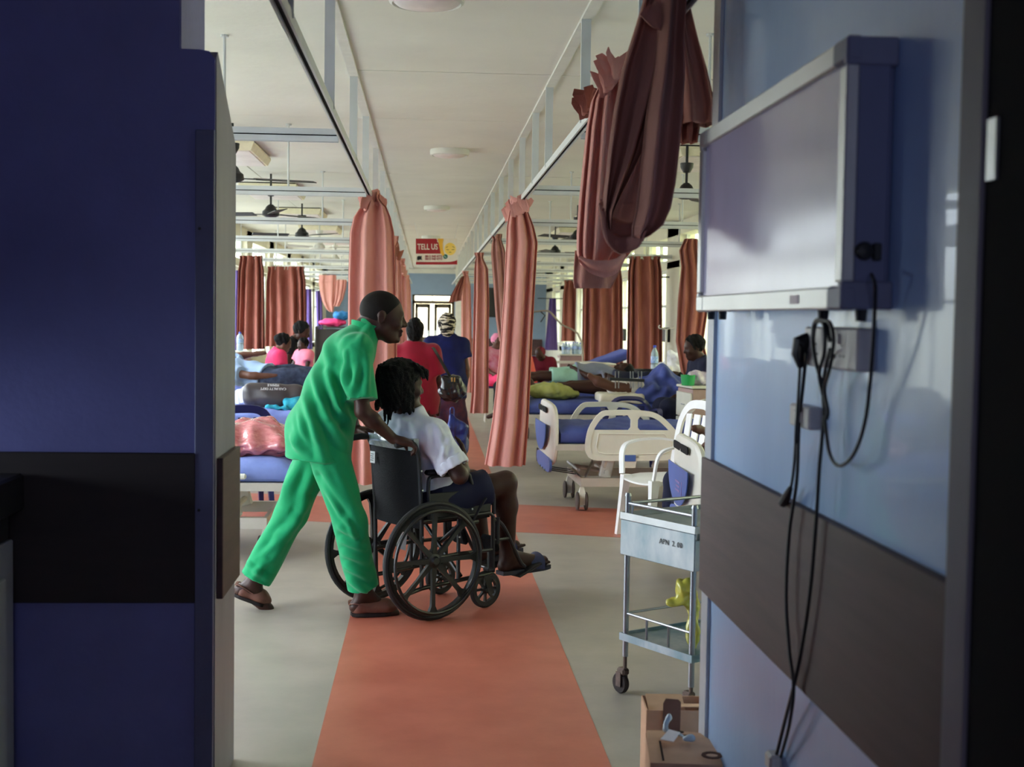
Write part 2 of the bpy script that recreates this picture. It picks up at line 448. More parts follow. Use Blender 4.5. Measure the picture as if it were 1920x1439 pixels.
def body_sdf(J, h=.008, fem=False, hands=True, feet=True, hs=1.0, bulk=1.0, face=True, legs=True):
    """one continuous figure from joints J"""
    keys = [k for k in J if isinstance(J[k], Vector) and not k.endswith('_d')]
    lo, hi = bounds([J[k] for k in keys], .26); g = SDF(lo, hi, h)
    f, l = J['f_d'], J['l_d']; b = bulk
    pel, ch, nk = J['pelvis'], J['chest'], J['neck']
    mid = (pel+ch)/2
    up = nrm(ch-pel); ax = [f, l, up]
    g.cone(pel, mid, .120*b, .110*b, k=.05, flat=(l, 1.25)); g.cone(mid, ch, .108*b, .115*b, k=.05, flat=(l, 1.30))
    g.cone(J['shR'], J['shL'], .062*b, .062*b, k=.06)
    if fem: g.ell(pel, (.12*b, .17*b, .12*b), ax, k=.05)
    g.cone(nk, J['head']-nrm(J['hu_d'])*.05*hs, .056*b, .052*b, k=.035)
    g.cone(ch+up*.05, nk, .085*b, .060*b, k=.05, flat=(l, 1.2))
    head_prims(g, J['head'], J['hf_d'], J['hu_d'], hs, face=face)
    for s_ in 'RL':
        g.cone(J['sh'+s_], J['el'+s_], .050*b, .038*b, k=.035); e = J['el'+s_]; w = J['wr'+s_]; q = e+(w-e)*.3
        g.cone(e, q, .038*b, .041*b, k=.02); g.cone(q, w, .040*b, .026*b, k=.02)
        if hands and ('hd'+s_+'_d') in J:
            hd, hn, ht, cu = J['hd'+s_+'_d']; hand_prims(g, w, hd, hn, ht, cu, 1.0)
        elif hands: g.cone(w, w+nrm(w-e)*.10, .03, .024, k=.02, flat=(l, .8))
        if legs and ('kn'+s_) in J:
            H, K, A = J['hip'+s_], J['kn'+s_], J['an'+s_]
            g.cone(H, K, .088*b, .056*b, k=.05); q = K+(A-K)*.32; g.cone(K, q, .052*b, .056*b, k=.03); g.cone(q, A, .054*b, .036*b, k=.03)
            if feet:
                T = J['to'+s_]; fd = nrm(T-A); hl = A+Vector((0, 0, 0))
                if 'he'+s_ in J: hl = J['he'+s_]
                g.cone(A, hl, .036, .030, k=.02); g.cone(hl, T, .030, .022, k=.03); g.cone(A, T, .034, .020, k=.04)
    return g
def shirt_sdf(J, h=.008, off=.018, sleeve=.75, hem=None, hem_drop=.0, bulk=1.0, flare=.03, neck_cut=True, loose=.0):
    pts = [J[k] for k in ('pelvis', 'chest', 'neck', 'shR', 'shL', 'elR', 'elL')]
    if hem: pts.append(hem)
    lo, hi = bounds(pts, .26); g = SDF(lo, hi, h); b = bulk
    f, l = J['f_d'], J['l_d']; pel, ch, nk = J['pelvis'], J['chest'], J['neck']; mid = (pel+ch)/2; up = nrm(ch-pel)
    g.cone(mid, ch, .112*b+off+loose, .118*b+off, k=.05, flat=(l, 1.28)); g.cone(pel, mid, .126*b+off+flare, .112*b+off+loose, k=.05, flat=(l, 1.25))
    if hem: g.cone(pel, hem, .126*b+off+flare, .135*b+off+flare, k=.05, flat=(l, 1.22))
    g.cone(J['shR'], J['shL'], .064*b+off*.8, .064*b+off*.8, k=.06)
    g.cone(ch+up*.05, nk, .088*b+off*.6, .068*b+off*.3, k=.05, flat=(l, 1.2))
    if hem: g.cut(hem, hem-pel if (hem-pel).length > .01 else -up)
    else: g.cut(pel, -up)
    for s_ in 'RL':
        a, e = J['sh'+s_], J['el'+s_]; q = a+(e-a)*sleeve; dd = nrm(e-a)
        t = SDF(g.lo, g.lo+g.h*(g.n-1), h)
        t.cone(a, q+dd*.06, .055*b+off, .052*b+off+loose*.5+.010, k=0)
        t.cut(q, dd)
        c = g._sl(g.lo, g.lo+g.h*g.n)[0]
        d = t.d[tuple(slice(0, min(x, y)) for x, y in zip(t.d.shape, g.d.shape))]; sl = tuple(slice(0, x) for x in d.shape)
        g.put(sl, d, .035)
    if neck_cut:
        nd = nrm(J['head']-nk); g.cut(nk+nd*.030, nd, lo=nk-Vector((.16, .16, .16)), hi=nk+Vector((.2, .2, .3)))
    return g
def trouser_sdf(J, h=.008, off=.014, end=1.0, flare=.012, bulk=1.0, to_knee=None):
    pts = [J[k] for k in ('pelvis', 'hipR', 'hipL', 'knR', 'knL', 'anR', 'anL')]; lo, hi = bounds(pts, .22); g = SDF(lo, hi, h); b = bulk
    f, l = J['f_d'], J['l_d']; pel = J['pelvis']; up = nrm(J['chest']-pel)
    g.cone(pel+up*.08, pel, .118*b+off*.5, .124*b+off, k=.04, flat=(l, 1.22))
    for s_ in 'RL':
        H, K, A = J['hip'+s_], J['kn'+s_], J['an'+s_]
        if to_knee is not None:
            E = H+(K-H)*to_knee; dd = nrm(K-H)
            t = SDF(g.lo, g.lo+g.h*(g.n-1), h); t.cone(H, E+dd*.08, .094*b+off, .074*b+off, k=0); t.cut(E, dd)
        else:
            E = K+(A-K)*end; dd = nrm(A-K)
            t = SDF(g.lo, g.lo+g.h*(g.n-1), h); t.cone(H, K, .094*b+off, .068*b+off, k=.03); t.cone(K, E+dd*.06, .068*b+off, .056*b+off+flare, k=.03); t.cut(E, dd, lo=np.minimum(np.array(E), np.array(A))-.14, hi=np.maximum(np.array(E), np.array(A))+.2)
        d = t.d[tuple(slice(0, min(x, y)) for x, y in zip(t.d.shape, g.d.shape))]; sl = tuple(slice(0, x) for x in d.shape)
        g.put(sl, d, .03)
    return g
# ------------------------------------------------------------------ the setting
CEIL = 2.97; XL, XR = -3.05, 3.65; YN, YF = 4.0, 40.0; RAILZ = 2.47
m_ceil = M('ceiling board', (220, 219, 208), .75, var=.05, scale=1.2, bump=.25, bscale=14)
m_white = M('white paint', (214, 214, 206), .5, var=.06, scale=9)
m_cream = M('cream wall paint', (224, 221, 202), .7, var=.06, scale=2, bump=.1, bscale=30)
m_blue = M('pale blue wall paint', (140, 160, 184), .7, var=.05, scale=2, bump=.1, bscale=30)
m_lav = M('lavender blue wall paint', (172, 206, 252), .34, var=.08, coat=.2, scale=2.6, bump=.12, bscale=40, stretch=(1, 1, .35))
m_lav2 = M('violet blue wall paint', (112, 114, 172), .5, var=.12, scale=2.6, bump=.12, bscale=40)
m_trim = M('worn grey lining paint', (140, 138, 150), .5, var=.14, scale=5, stretch=(1, 1, .3))
m_bump = M('dark walnut laminate', (76, 52, 52), .6, var=.22, scale=5, stretch=(1, .35, 5), bump=.08, bscale=50)
m_bumpd = M('dark brown laminate', (40, 30, 28), .6, var=.2, scale=5, stretch=(1, 1, 5))
m_floor = M('grey vinyl floor', (148, 139, 128), .36, rgb2=(170, 160, 147), scale=2.2, bump=.03, bscale=90)
m_strip = M('terracotta vinyl strip', (170, 90, 72), .38, rgb2=(190, 108, 88), scale=3.5, bump=.03, bscale=90)
m_alu = M('brushed aluminium', (200, 203, 204), .35, .85, var=.06, scale=20)
m_track = M('white enamelled track', (200, 203, 202), .45, var=.05)
m_black = M('black plastic', (22, 22, 24), .45, var=.2)
m_dark = M('dark slot', (20, 20, 22), .8)
m_glass = thin_glass('window glass', (.97, .99, .98), .06)
m_frame = M('white window frame', (210, 212, 206), .5)

xl = PY(404, 700, 4.1).x; yl2 = PX(441, 700, xl).y; xup = PY(340, 40, 4.1).x
YW = PX(1331, 700, .85).y               # far end of the right hand wall
# floor
b = MB().box((0.3, (YF+2-4)/2, -.03), (6.9+1.2, YF+6.2, .06)); fl = struct('floor', b, m_floor, smooth=0)
sl_, sr = PZ(622, 1300, 0), PZ(1096, 1300, 0)
sx0, sx1 = -.375, .655
b = MB().box(((sx0+sx1)/2, (YF-2.4)/2, .0006), (sx1-sx0, YF+2.4, .0012)); obj('floor_strip', b, m_strip, fl, smooth=0, label='long terracotta strip down the middle of the aisle')
def cross_strip(pts):
    b = MB().prism([(p.x, p.y) for p in pts], .0012, (V(0, 0, .0001), V(1, 0, 0), V(0, 1, 0), V(0, 0, 1))); obj('floor_strip', b, m_strip, fl, smooth=0, label='terracotta strip crossing the aisle')
a = PZ(1000, 1000, 0); b_ = PZ(1000, 948, 0); c = PZ(600, 979, 0); d = PZ(600, 931, 0)
def ext(p, q, x): t = (x-p.x)/(q.x-p.x); return p+(q-p)*t
cross_strip([ext(c, a, XL), V(sx0, ext(c, a, sx0).y, 0), V(sx0, ext(d, b_, sx0).y, 0), ext(d, b_, XL)])
cross_strip([V(sx1, ext(c, a, sx1).y, 0), ext(c, a, XR), ext(d, b_, XR), V(sx1, ext(d, b_, sx1).y, 0)])
# ceiling: slab with boards screwed under it
ce = struct('ceiling', MB().box((.3, 18, CEIL+.06), (8.2, 46, .08)), m_ceil, smooth=0)
xs = [XL, -1.75, -.445, .74, 2.2, XR]
ys = [4.0+1.86*i for i in range(20)]; ys[-1] = YF
for i in range(5):
    for j in range(19):
        g_ = .004; x0, x1, y0, y1 = xs[i]+g_, xs[i+1]-g_, ys[j]+g_, ys[j+1]-g_
        dz = random.uniform(-.002, .002)
        obj('ceiling_board', MB().box(((x0+x1)/2, (y0+y1)/2, CEIL+.010+dz), (x1-x0, y1-y0, .02)), m_ceil, ce, smooth=0)
for x in (-.445, .74):
    obj('batten', MB().box((x, 22, CEIL-.008), (.055, 36, .016)), m_white, ce, smooth=0)
# side walls with window openings
def side_wall(name, X, out, y0, bays):
    b = MB(); T = .22; xc = X+out*T/2
    b.box((xc, (7.0+YF)/2, .4), (T, YF-7.0, .8)).box((xc, (YN+7.0)/2, .05 if out < 0 else .4), (T, 7.0-YN, .1 if out < 0 else .8)); b.box((xc, (YN+YF)/2, CEIL-.06), (T, YF-YN, .26))
    b.box((xc, (YN+YF)/2, 2.36), (T, YF-YN, .10))
    y = YN
    for (a, c) in bays:
        if a > y: b.box((xc, (y+a)/2, 1.8), (T, a-y, 2.3))
        y = c
    if YF > y: b.box((xc, (y+YF)/2, 1.8), (T, YF-y, 2.3))
    w = struct(name, b, m_cream, smooth=0)
    for k, (a, c) in enumerate(bays):
        W_ = c-a; win = MB()
        zb0 = .1 if (k == 0 and out < 0) else .8  # unseen first left bay glazed low to throw added daylight on the doorway
        for (z0, z1) in ((zb0, 2.31), (2.41, 2.84)):
            for zz in (z0+.025, z1-.025): win.box((xc, (a+c)/2, zz), (.05, W_, .05))
            for yy in (a+.025, (a+c)/2, c-.025): win.box((xc, yy, (z0+z1)/2), (.05, .05, z1-z0))
        win.box((xc, (a+c)/2, 1.75), (.045, W_, .04))
        for q in (a+W_*.25, a+W_*.75): win.box((xc, q, 1.55), (.04, .03, 1.5))
        fr = struct('window_%d' % (k+1+(20 if out > 0 else 0)), win, m_frame, smooth=0)
        obj('window_glass', MB().box((xc, (a+c)/2, (2.83+zb0)/2), (.006, W_-.02, 2.81-zb0)), m_glass, fr, smooth=0)
        obj('window_sill', MB().box((X-out*.04, (a+c)/2, zb0), (.12, W_+.1, .03)), m_white, fr, smooth=0)
        L = bpy.data.lights.new('daylight', 'AREA'); L.shape = 'RECTANGLE'; L.size = W_; L.size_y = 2.84-zb0; L.cycles.is_portal = True
        lo = bpy.data.objects.new('daylight', L); COL.objects.link(lo); lo.location = (X+out*(T+.02), (a+c)/2, (2.84+zb0)/2); lo.rotation_euler = (pi/2, 0, pi/2 if out > 0 else -pi/2)
        # local -Z must look into the room
    return w
baysL = [(a, a+2.2) for a in [6.85+1.6-1.1-3.2*0+3.2*k-3.2*0 for k in range(10)] if a+2.2 < YF]
baysR = [(a, a+2.2) for a in [6.5+1.6-1.1+3.2*k for k in range(11)] if a+2.2 < YF]
baysL = [(4.7, 6.6)]+[(a-.15, c+.15) for (a, c) in baysL]; baysR = [(4.6, 6.0)]+baysR  # left bays widened to let in more daylight; first bay unseen
side_wall('wall_left', XL, -1, 0, baysL); side_wall('wall_right', XR, 1, 0, baysR)
# block added outside the right hand windows to cut their daylight and tint them
nb = MB().box((XR+2.6, 22, 2.4), (.3, 44, 4.8)); struct('wall_outside_added', nb, M('pale yellow green render', (196, 194, 150), .8, var=.08, scale=1), smooth=0)
struct('wall_outside_rear', MB().box((.2, YF+7, 2.2), (9, .3, 4.4)), M('warm cream render', (250, 226, 178), .8, var=.05, scale=1), smooth=0)  # cream wall added behind the far door so its glass shows cream
struct('ground_outside', MB().box((XR+1.5, 22, -.06), (2.2, 44, .1)), M('concrete yard', (150, 146, 134), .9), smooth=0)
# far wall with the double door
dL, dR = PY(773, 560, YF).x, PY(852, 560, YF).x; dz = PY(810, 553, YF).z; tz = PY(810, 567, YF).z
b = MB(); b.box(((XL+dL)/2, YF+.1, CEIL/2), (dL-XL, .2, CEIL)); b.box(((XR+dR)/2, YF+.1, CEIL/2), (XR-dR, .2, CEIL)); b.box(((dL+dR)/2, YF+.1, (dz+CEIL)/2), (dR-dL, .2, CEIL-dz))
fw = struct('wall_back', b, m_blue, smooth=0)
obj('bumper_board', MB().box(((XL+dL)/2, YF-.012, .62), (dL-XL-.1, .024, .5)), m_bump, fw, smooth=0)
obj('bumper_board', MB().box(((XR+dR)/2+.1, YF-.012, .62), (XR-dR-.4, .024, .5)), m_bump, fw, smooth=0)
obj('cornice', MB().box((.3, YF-.03, CEIL-.07), (6.6, .06, .14)), m_white, fw, smooth=0)
m_dframe = M('dark brown door frame', (84, 74, 58), .5)
dr = MB(); yd = YF+.05
for x in (dL+.04, dR-.04): dr.box((x, yd, dz/2), (.08, .1, dz))
dr.box(((dL+dR)/2, yd, tz), (dR-dL, .1, .09)); dr.box(((dL+dR)/2, yd, dz-.02), (dR-dL, .1, .04)); dr.box(((dL+dR)/2-.02, yd, (tz+dz)/2), (.03, .08, dz-tz))
door = struct('door_1', dr, m_dframe, smooth=0)
mid_ = (dL+dR)/2
for (x0, x1) in ((dL+.09, mid_-.09), (mid_+.03, dR-.09)):
    w_ = x1-x0; q = MB(); zt = tz-.05
    q.box((x0+.045, yd, zt/2), (.09, .05, zt)); q.box((x1-.045, yd, zt/2), (.09, .05, zt)); q.box(((x0+x1)/2, yd, zt-.06), (w_, .05, .12)); q.box(((x0+x1)/2, yd, .45), (w_, .05, .9))
    lf = obj('door_leaf', q, m_dframe, door, smooth=0)
    obj('door_glass', MB().box(((x0+x1)/2, yd, (.9+zt-.12)/2), (w_-.18, .008, zt-1.02)), m_glass, lf, smooth=0)
    obj('door_handle', MB().tube([(x1-.05 if x0 < mid_-.2 else x0+.05, yd-.06, .9), (x1-.05 if x0 < mid_-.2 else x0+.05, yd-.06, 1.1)], .012), m_alu, lf)
obj('transom_glass', MB().box(((dL+dR)/2, yd, (tz+dz)/2), (dR-dL-.16, .008, dz-tz-.06)), m_glass, door, smooth=0)
# a white pillar beside the door
b = MB().box((PY(863, 560, 36).x, 36, CEIL/2), (.26, .3, CEIL)); struct('trim_1', b, m_white, smooth=0)
# near partition on the left, a deep reveal with a sloping top
zA = PY(404, 94, 4.1).z; zB = PX(441, 268, xl).z
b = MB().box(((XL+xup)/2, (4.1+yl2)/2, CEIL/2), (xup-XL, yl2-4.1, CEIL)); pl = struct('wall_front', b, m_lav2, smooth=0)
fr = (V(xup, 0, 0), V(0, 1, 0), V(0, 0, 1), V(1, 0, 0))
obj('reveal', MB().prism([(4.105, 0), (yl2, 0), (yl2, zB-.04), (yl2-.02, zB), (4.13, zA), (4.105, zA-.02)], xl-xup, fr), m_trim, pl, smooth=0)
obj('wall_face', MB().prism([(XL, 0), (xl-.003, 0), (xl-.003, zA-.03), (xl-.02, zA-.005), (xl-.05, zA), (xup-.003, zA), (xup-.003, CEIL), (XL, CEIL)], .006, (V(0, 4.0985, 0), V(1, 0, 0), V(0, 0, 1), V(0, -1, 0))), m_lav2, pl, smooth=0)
xa = PY(369, 600, 4.1).x; za = PY(385, 245, 4.1).z
tl = struct('trim_2', MB().box(((xa+xl)/2-.002, 4.085, za/2), (xl-xa, .018, za)), M('grey violet trim paint', (96, 98, 132), .5), bevel=.003)
for z_ in (PY(375, 430, 4.1).z, PY(375, 955, 4.1).z): obj('screw', MB().lathe([(0, 0), (.005, 0), (.005, .004), (0, .004)], (xa+.012, 4.073, z_), 8, 'y'), m_black, tl)
zt_, zb_ = PY(200, 848, 4.1).z, PY(200, 1128, 4.1).z
struct('trim_3', MB().box(((XL+.9+xa)/2, 4.083, (zt_+zb_)/2), (xa-XL-.9, .02, zt_-zb_)), m_bumpd, bevel=.002)
struct('trim_4', MB().box((xl+.010, (4.12+yl2)/2, (zt_+zb_)/2-.01), (.02, yl2-4.12-.02, zt_-zb_-.02)), m_bump, bevel=.003)
# right hand wall of the lobby and partition behind it
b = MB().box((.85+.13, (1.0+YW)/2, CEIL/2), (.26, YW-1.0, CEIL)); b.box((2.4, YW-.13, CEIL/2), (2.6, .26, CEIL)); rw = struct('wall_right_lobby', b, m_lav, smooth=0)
rw.name = 'wall_lobby'
obj('corner_strip', MB().box((.846, YW-.04, CEIL/2), (.012, .085, CEIL)), M('pale worn edge strip', (196, 200, 208), .4, var=.12, scale=8), rw, smooth=0)
zt2, zb2 = PX(1325, 862, .83).z, PX(1325, 1118, .83).z
yb0 = PX(1797, 1250, .83).y
obj('bumper_board', MB().box((.84, (yb0+YW-.005)/2, (zt2+zb2)/2), (.022, YW-.005-yb0, zt2-zb2)), m_bump, rw, bevel=.002)
yj0, yj1 = PX(1862, 700, .85).y, PX(1818, 700, .85).y
struct('trim_5', MB().box((.836, (yj0+yj1)/2, CEIL/2), (.03, yj1-yj0, CEIL)), M('scuffed door lining', (112, 108, 120), .55, var=.2, scale=4, stretch=(1, 1, .2)), bevel=.003)
dn = struct('door_2', MB().box((.838, (1.0+yj0)/2, 1.2), (.022, yj0-1.0, 2.4)), M('nearly black door paint', (9, 8, 12), .9), bevel=.003)
obj('hinge', MB().box((.826, yj0-.03, PX(1830, 295, .84).z), (.008, .03, .09)), m_alu, dn)
# lobby shell behind the camera
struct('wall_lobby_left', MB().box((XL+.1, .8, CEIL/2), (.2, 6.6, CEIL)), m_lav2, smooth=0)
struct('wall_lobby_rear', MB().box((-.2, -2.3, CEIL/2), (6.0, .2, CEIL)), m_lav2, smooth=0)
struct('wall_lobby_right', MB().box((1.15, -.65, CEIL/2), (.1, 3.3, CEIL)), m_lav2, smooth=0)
m_lobg = M('added lobby window glow', (190, 205, 255), .5, emit=1.0)  # glow for the added lobby window, assigned to no object
lw = MB(); lw.box((-.3, -2.17, 2.38), (1.3, .05, .05)).box((-.3, -2.17, 1.42), (1.3, .05, .05)).box((-.93, -2.17, 1.9), (.05, .05, 1)).box((.33, -2.17, 1.9), (.05, .05, 1)).box((-.3, -2.17, 1.9), (.04, .05, 1))
added_win = struct('window_41', lw, m_frame, smooth=0)  # unseen window frame added around the rear fill lamp
lw = MB()
for z in (.52, 1.38): lw.box((-2.83, 3.72, z), (.05, .62, .05))
for y in (3.44, 4.0): lw.box((-2.83, y, .95), (.05, .05, .86))
struct('window_42', lw, m_frame, smooth=0)  # unseen frame added to go with the side fill lamp
# curtain rails
def rail(a, b_, w=.036, h=.04, name='curtain_rail', label=None, hang=(), hw=.045, rods=True):
    a = Vector(a); b_ = Vector(b_); c = (a+b_)/2; L = (b_-a).length; along = (b_-a).normalized(); q = Matrix(((along.x, -along.y, 0), (along.y, along.x, 0), (0, 0, 1)))
    t = thing(name, label, 'curtain rail', (c.x, c.y, c.z), atan2(along.y, along.x), 'ceiling hung curtain rails')
    obj('track', MB().box((0, 0, h*.25), (L, w, h*.5)).box((0, -w*.38, -h*.25), (L, w*.24, h*.5)).box((0, w*.38, -h*.25), (L, w*.24, h*.5)), m_track, t, smooth=0)
    obj('slot', MB().box((0, 0, -h*.12), (L-.01, w*.5, h*.24)), m_dark, t, smooth=0)
    if w > .04: obj('groove', MB().box((0, 0, -h*.02), (L, w+.002, .006)), m_dark, t, smooth=0)
    for s_ in hang:
        if rods: obj('hanger', MB().cyl((s_, 0, h*.5), (s_, 0, CEIL-c.z), .008, 8).cyl((s_, 0, CEIL-c.z-.012), (s_, 0, CEIL-c.z), .022, 10), m_track, t)
        else:
            obj('hanger', MB().box((s_, 0, (CEIL-c.z)/2), (.022, hw, CEIL-c.z-.002)).box((s_+.02, 0, CEIL-c.z-.02), (.05, hw, .008)), m_track, t, smooth=0)
            obj('bolt', MB().lathe([(0, 0), (.007, 0), (.007, .006), (0, .006)], (s_, -w/2-.006, h*.1), 8, 'y'), m_alu, t)
    return t
XRL, XRR = -.445, .735
YR0, YR1 = 3.62, 38
hl = [4.15, 5.95, 7.85, 9.4, 11.2, 12.9, 14.6, 16.3, 18, 19.7, 21.4, 23.1, 24.8, 26.5, 28.2, 30]
hr = [4.5, 6.2, 8.05, 9.05, 10.3, 11.7, 13.2, 14.9, 16.6, 18.3, 20, 21.7, 23.4, 25.1, 26.8, 28.5, 30.2]
r1 = rail((XRL, YR0, RAILZ), (XRL, YR1, RAILZ), hang=[y-(YR0+YR1)/2 for y in hl], rods=False, label='long white curtain rail running down the left side of the aisle')
r2 = rail((XRR, 3.62, RAILZ), (XRR, YR1, RAILZ), hang=[y-(3.62+YR1)/2 for y in hr], rods=False, label='long white curtain rail running down the right side of the aisle')
ord_ = ['nearest', 'second nearest', 'third from the doorway', 'fourth from the doorway', 'fifth from the doorway', 'sixth from the doorway', 'seventh from the doorway', 'eighth from the doorway', 'ninth from the doorway', 'farthest']
for i, y in enumerate([6.85, 9.97, 13.2, 16.4, 19.6, 22.8, 26.0, 29.2, 32.4, 35.6]):
    rail((XL+.02, y, RAILZ), (XRL-.02, y, RAILZ), w=.05, h=.066, hang=(.7, -.1, -.85) if i % 2 else (.7, -.35, -1.0), label='white cross rail over the left hand beds, '+ord_[i])
for i, y in enumerate([6.5, 9.5, 12.75, 16.0, 19.3, 22.5, 25.7, 28.9, 32.1, 35.3]):
    rail((XRR+.02, y, RAILZ), (XR-.02, y, RAILZ), w=.05, h=.066, hang=(-.7, .1, .9) if i % 2 else (-.8, .3, 1.05), label='white cross rail over the right hand beds, '+ord_[i])
# round ceiling lamps along the aisle
m_diff = M('opal lamp cover', (226, 218, 214), .35)
for i, (px, py) in enumerate(((800, 3), (843, 290), (819, 393), (808, 447))):
    p = PZ(px, py, CEIL-.04); t = thing('ceiling_lamp', 'round white ceiling lamp over the aisle, '+('cut by the top of the photo', 'above the first pair of curtains', 'above the hanging red sign', 'just behind the red sign')[i], 'ceiling lamp', (p.x, p.y, CEIL), 0, 'round ceiling lamps')
    obj('rim', MB().lathe([(.165, 0), (.168, -.012), (.165, -.045), (.152, -.052), (.148, -.044), (.148, -.002)], n=36), m_white, t)
    obj('diffuser', MB().lathe([(.149, -.042), (.13, -.056), (.08, -.066), (0, -.070)], n=36), m_diff, t)
# box lamps over the beds
k = 0
for side, X0, ys_ in (('left', -1.74, (11.5, 15.0, 18.3, 21.6, 25)), ('right', 2.35, (7.9, 11.2, 17.6, 21))):
    for i, y in enumerate(ys_):
        t = thing('box_lamp', 'white box shaped ceiling lamp over the %s hand beds, %s' % (side, ('nearest', 'second', 'third', 'fourth', 'fifth')[i]+' from the doorway'), 'ceiling lamp', (X0, y, CEIL), 0, 'box ceiling lamps')
        h0, h1 = .31, .60
        obj('housing', MB().loft([[(x*s_, y_*q, z) for (x, y_) in ((-h0, -h1), (h0, -h1), (h0, h1), (-h0, h1))] for (s_, q, z) in ((1.0, 1.0, -.012), (1.0, 1.0, -.03), (.92, .96, -.085))], True, True), M('cream lamp housing', (232, 226, 196), .5), t, smooth=0)
        obj('base_tray', MB().box((0, 0, -.006), (h0*2-.02, h1*2-.02, .012)), m_dark, t, smooth=0)
        obj('diffuser', MB().box((0, 0, -.088), (h0*2*.86, h1*2*.9, .008)), m_diff, t, smooth=0)
# ceiling fans
def fan(x, y, col, label, z0=1.02+1.55, rot=.3):
    t = thing('ceiling_fan', label, 'ceiling fan', (x, y, CEIL), rot, 'ceiling fans'); zz = z0-CEIL
    obj('rod', MB().cyl((0, 0, 0), (0, 0, zz+.07), .011, 10), col, t)
    obj('canopy', MB().lathe([(.012, zz+.17), (.03, zz+.175), (.052, zz+.215), (.055, zz+.25), (0, zz+.25)], n=16), col, t)
    obj('motor', MB().lathe([(.02, zz+.09), (.045, zz+.07), (.06, zz+.04), (.085, zz+.02), (.09, zz-.02), (.05, zz-.04), (0, zz-.045)], n=20), col, t)
    for i in range(3):
        a = 2*pi*i/3; R_ = Matrix.Rotation(a, 3, 'Z')
        b = MB().box(R_ @ V(.13, 0, zz-.01), (.12, .03, .006), R_).box(R_ @ V(.40, 0, zz-.008), (.46, .125, .006), R_ @ Matrix.Rotation(.18, 3, 'X'))
        obj('blade', b, col, t, smooth=0)
m_fanw = M('white fan enamel', (214, 214, 206), .4)
for i, (x, y, cl, lb) in enumerate(((-1.47, 10.0, m_black, 'black ceiling fan half hidden by the left door wall'), (-1.60, 13.55, m_black, 'black ceiling fan over the left beds, the one with the tall rod'), (-1.62, 17.1, m_black, 'black ceiling fan over the left beds, behind the tall rod one'),
                                  (-1.64, 20.1, m_fanw, 'white ceiling fan over the left beds'), (-1.7, 24.3, m_fanw, 'white ceiling fan far down over the left beds'), (-1.3, 29.5, m_black, 'black ceiling fan at the far end of the left beds'),
                                  (2.1, 10.6, m_black, 'black ceiling fan just left of the light box'), (1.89, 16.5, m_black, 'black ceiling fan right of the salmon aisle curtain'), (1.98, 20.3, m_black, 'black ceiling fan over the right beds, upper of the far pair'), (1.95, 24.5, m_black, 'black ceiling fan over the right beds, lower of the far pair'))):
    fan(x, y, cl, lb, rot=.3+i*.5)
# ------------------------------------------------------------------ curtains
m_cur = cloth_mat('salmon curtain cloth', (224, 166, 156), (208, 146, 136), .2)
m_curd = cloth_mat('rust curtain cloth', (174, 112, 100), (150, 88, 78), .25)
m_curn = cloth_mat('dusky rose curtain cloth', (186, 134, 124), (166, 114, 102), .08)
m_pur = cloth_mat('purple curtain cloth', (104, 84, 140), (84, 66, 120), .15)
m_hook = M('curtain hooks', (210, 205, 190), .4)
def bundle_mb(rows, t=.10, n=12, amp=.02, sub=6, seed=1, sharp=.5, N=96, thin=False, wob=1.0):
    """hanging pleated cloth; rows = (x left, x right, y) in the photograph with the real distance"""
    r = random.Random(seed); ph = [r.uniform(0, 6.28) for _ in range(8)]
    rr = []
    for i in range(len(rows)-1):
        for j in range(sub):
            u = j/sub; rr.append(tuple(a+(c-a)*(u*u*(3-2*u)*.4+u*.6) for a, c in zip(rows[i], rows[i+1])))
    rr.append(rows[-1])
    rings = []; K = len(rr)
    fr_ = [n*(1+.08*r.uniform(-1, 1)) for _ in range(3)]
    for i, row in enumerate(rr):
        x0, x1, y, Y = row[:4]; tt = row[4] if len(row) > 4 else t
        L = PY(x0, y, Y); R = PY(x1, y, Y); c = (L+R)/2; hw = (R-L)/2; dp = V(0, 1, 0); u = i/(K-1)
        ring = []
        for j in range(N):
            a = 2*pi*j/N
            s_ = sin(n*a+ph[0]+.5*sin(3*u+ph[1])*wob+.6*sin(2*a+ph[2]+u*1.5))
            s_ = math.copysign(abs(s_)**sharp, s_)
            s2 = sin((n*2+1)*a+ph[3]+2.0*u+ph[4])*.12
            sa, ca = sin(a), cos(a)
            k = amp*(s_+s2)*(abs(sa)**.4)
            ring.append(c+hw*(math.copysign(abs(ca)**.8, ca)*(1+.03*s_))+dp*(sa*tt/2+k*(1 if sa > 0 else -1)*(1 if not thin else .6)))
        rings.append(ring)
    return MB().loft(rings, True, False)
def curtain(name, rows, mt, label, group=None, **k):
    o = obj(name, bundle_mb(rows, **k), mt, smooth=60); tag(o, label, 'curtain', group); return o
def strip_sheet(pts, widths, dirs, n=3, amp=.015, ph=0.0, N=28):
    """cloth strip along a 3-D path, folded lengthwise"""
    pts = smooth_path(pts, 5); K = len(pts); rings = []
    for i, p in enumerate(pts):
        u = i/(K-1)*(len(widths)-1); a = int(min(u, len(widths)-2)); f = u-a
        w = widths[a]*(1-f)+widths[a+1]*f; d = Vector(dirs[a]).lerp(Vector(dirs[a+1]), f).normalized()
        t = (pts[min(i+1, K-1)]-pts[max(i-1, 0)]).normalized(); nn = d.cross(t).normalized()
        ring = [p+d*(w*(j/(N-1)-.5))+nn*(amp*sin(2*pi*n*j/(N-1)+ph)) for j in range(N)]
        rings.append(ring+[q+nn*.004 for q in reversed(ring)])
    return MB().loft(rings, True, True)
G1 = 'aisle curtains bunched on the rails'
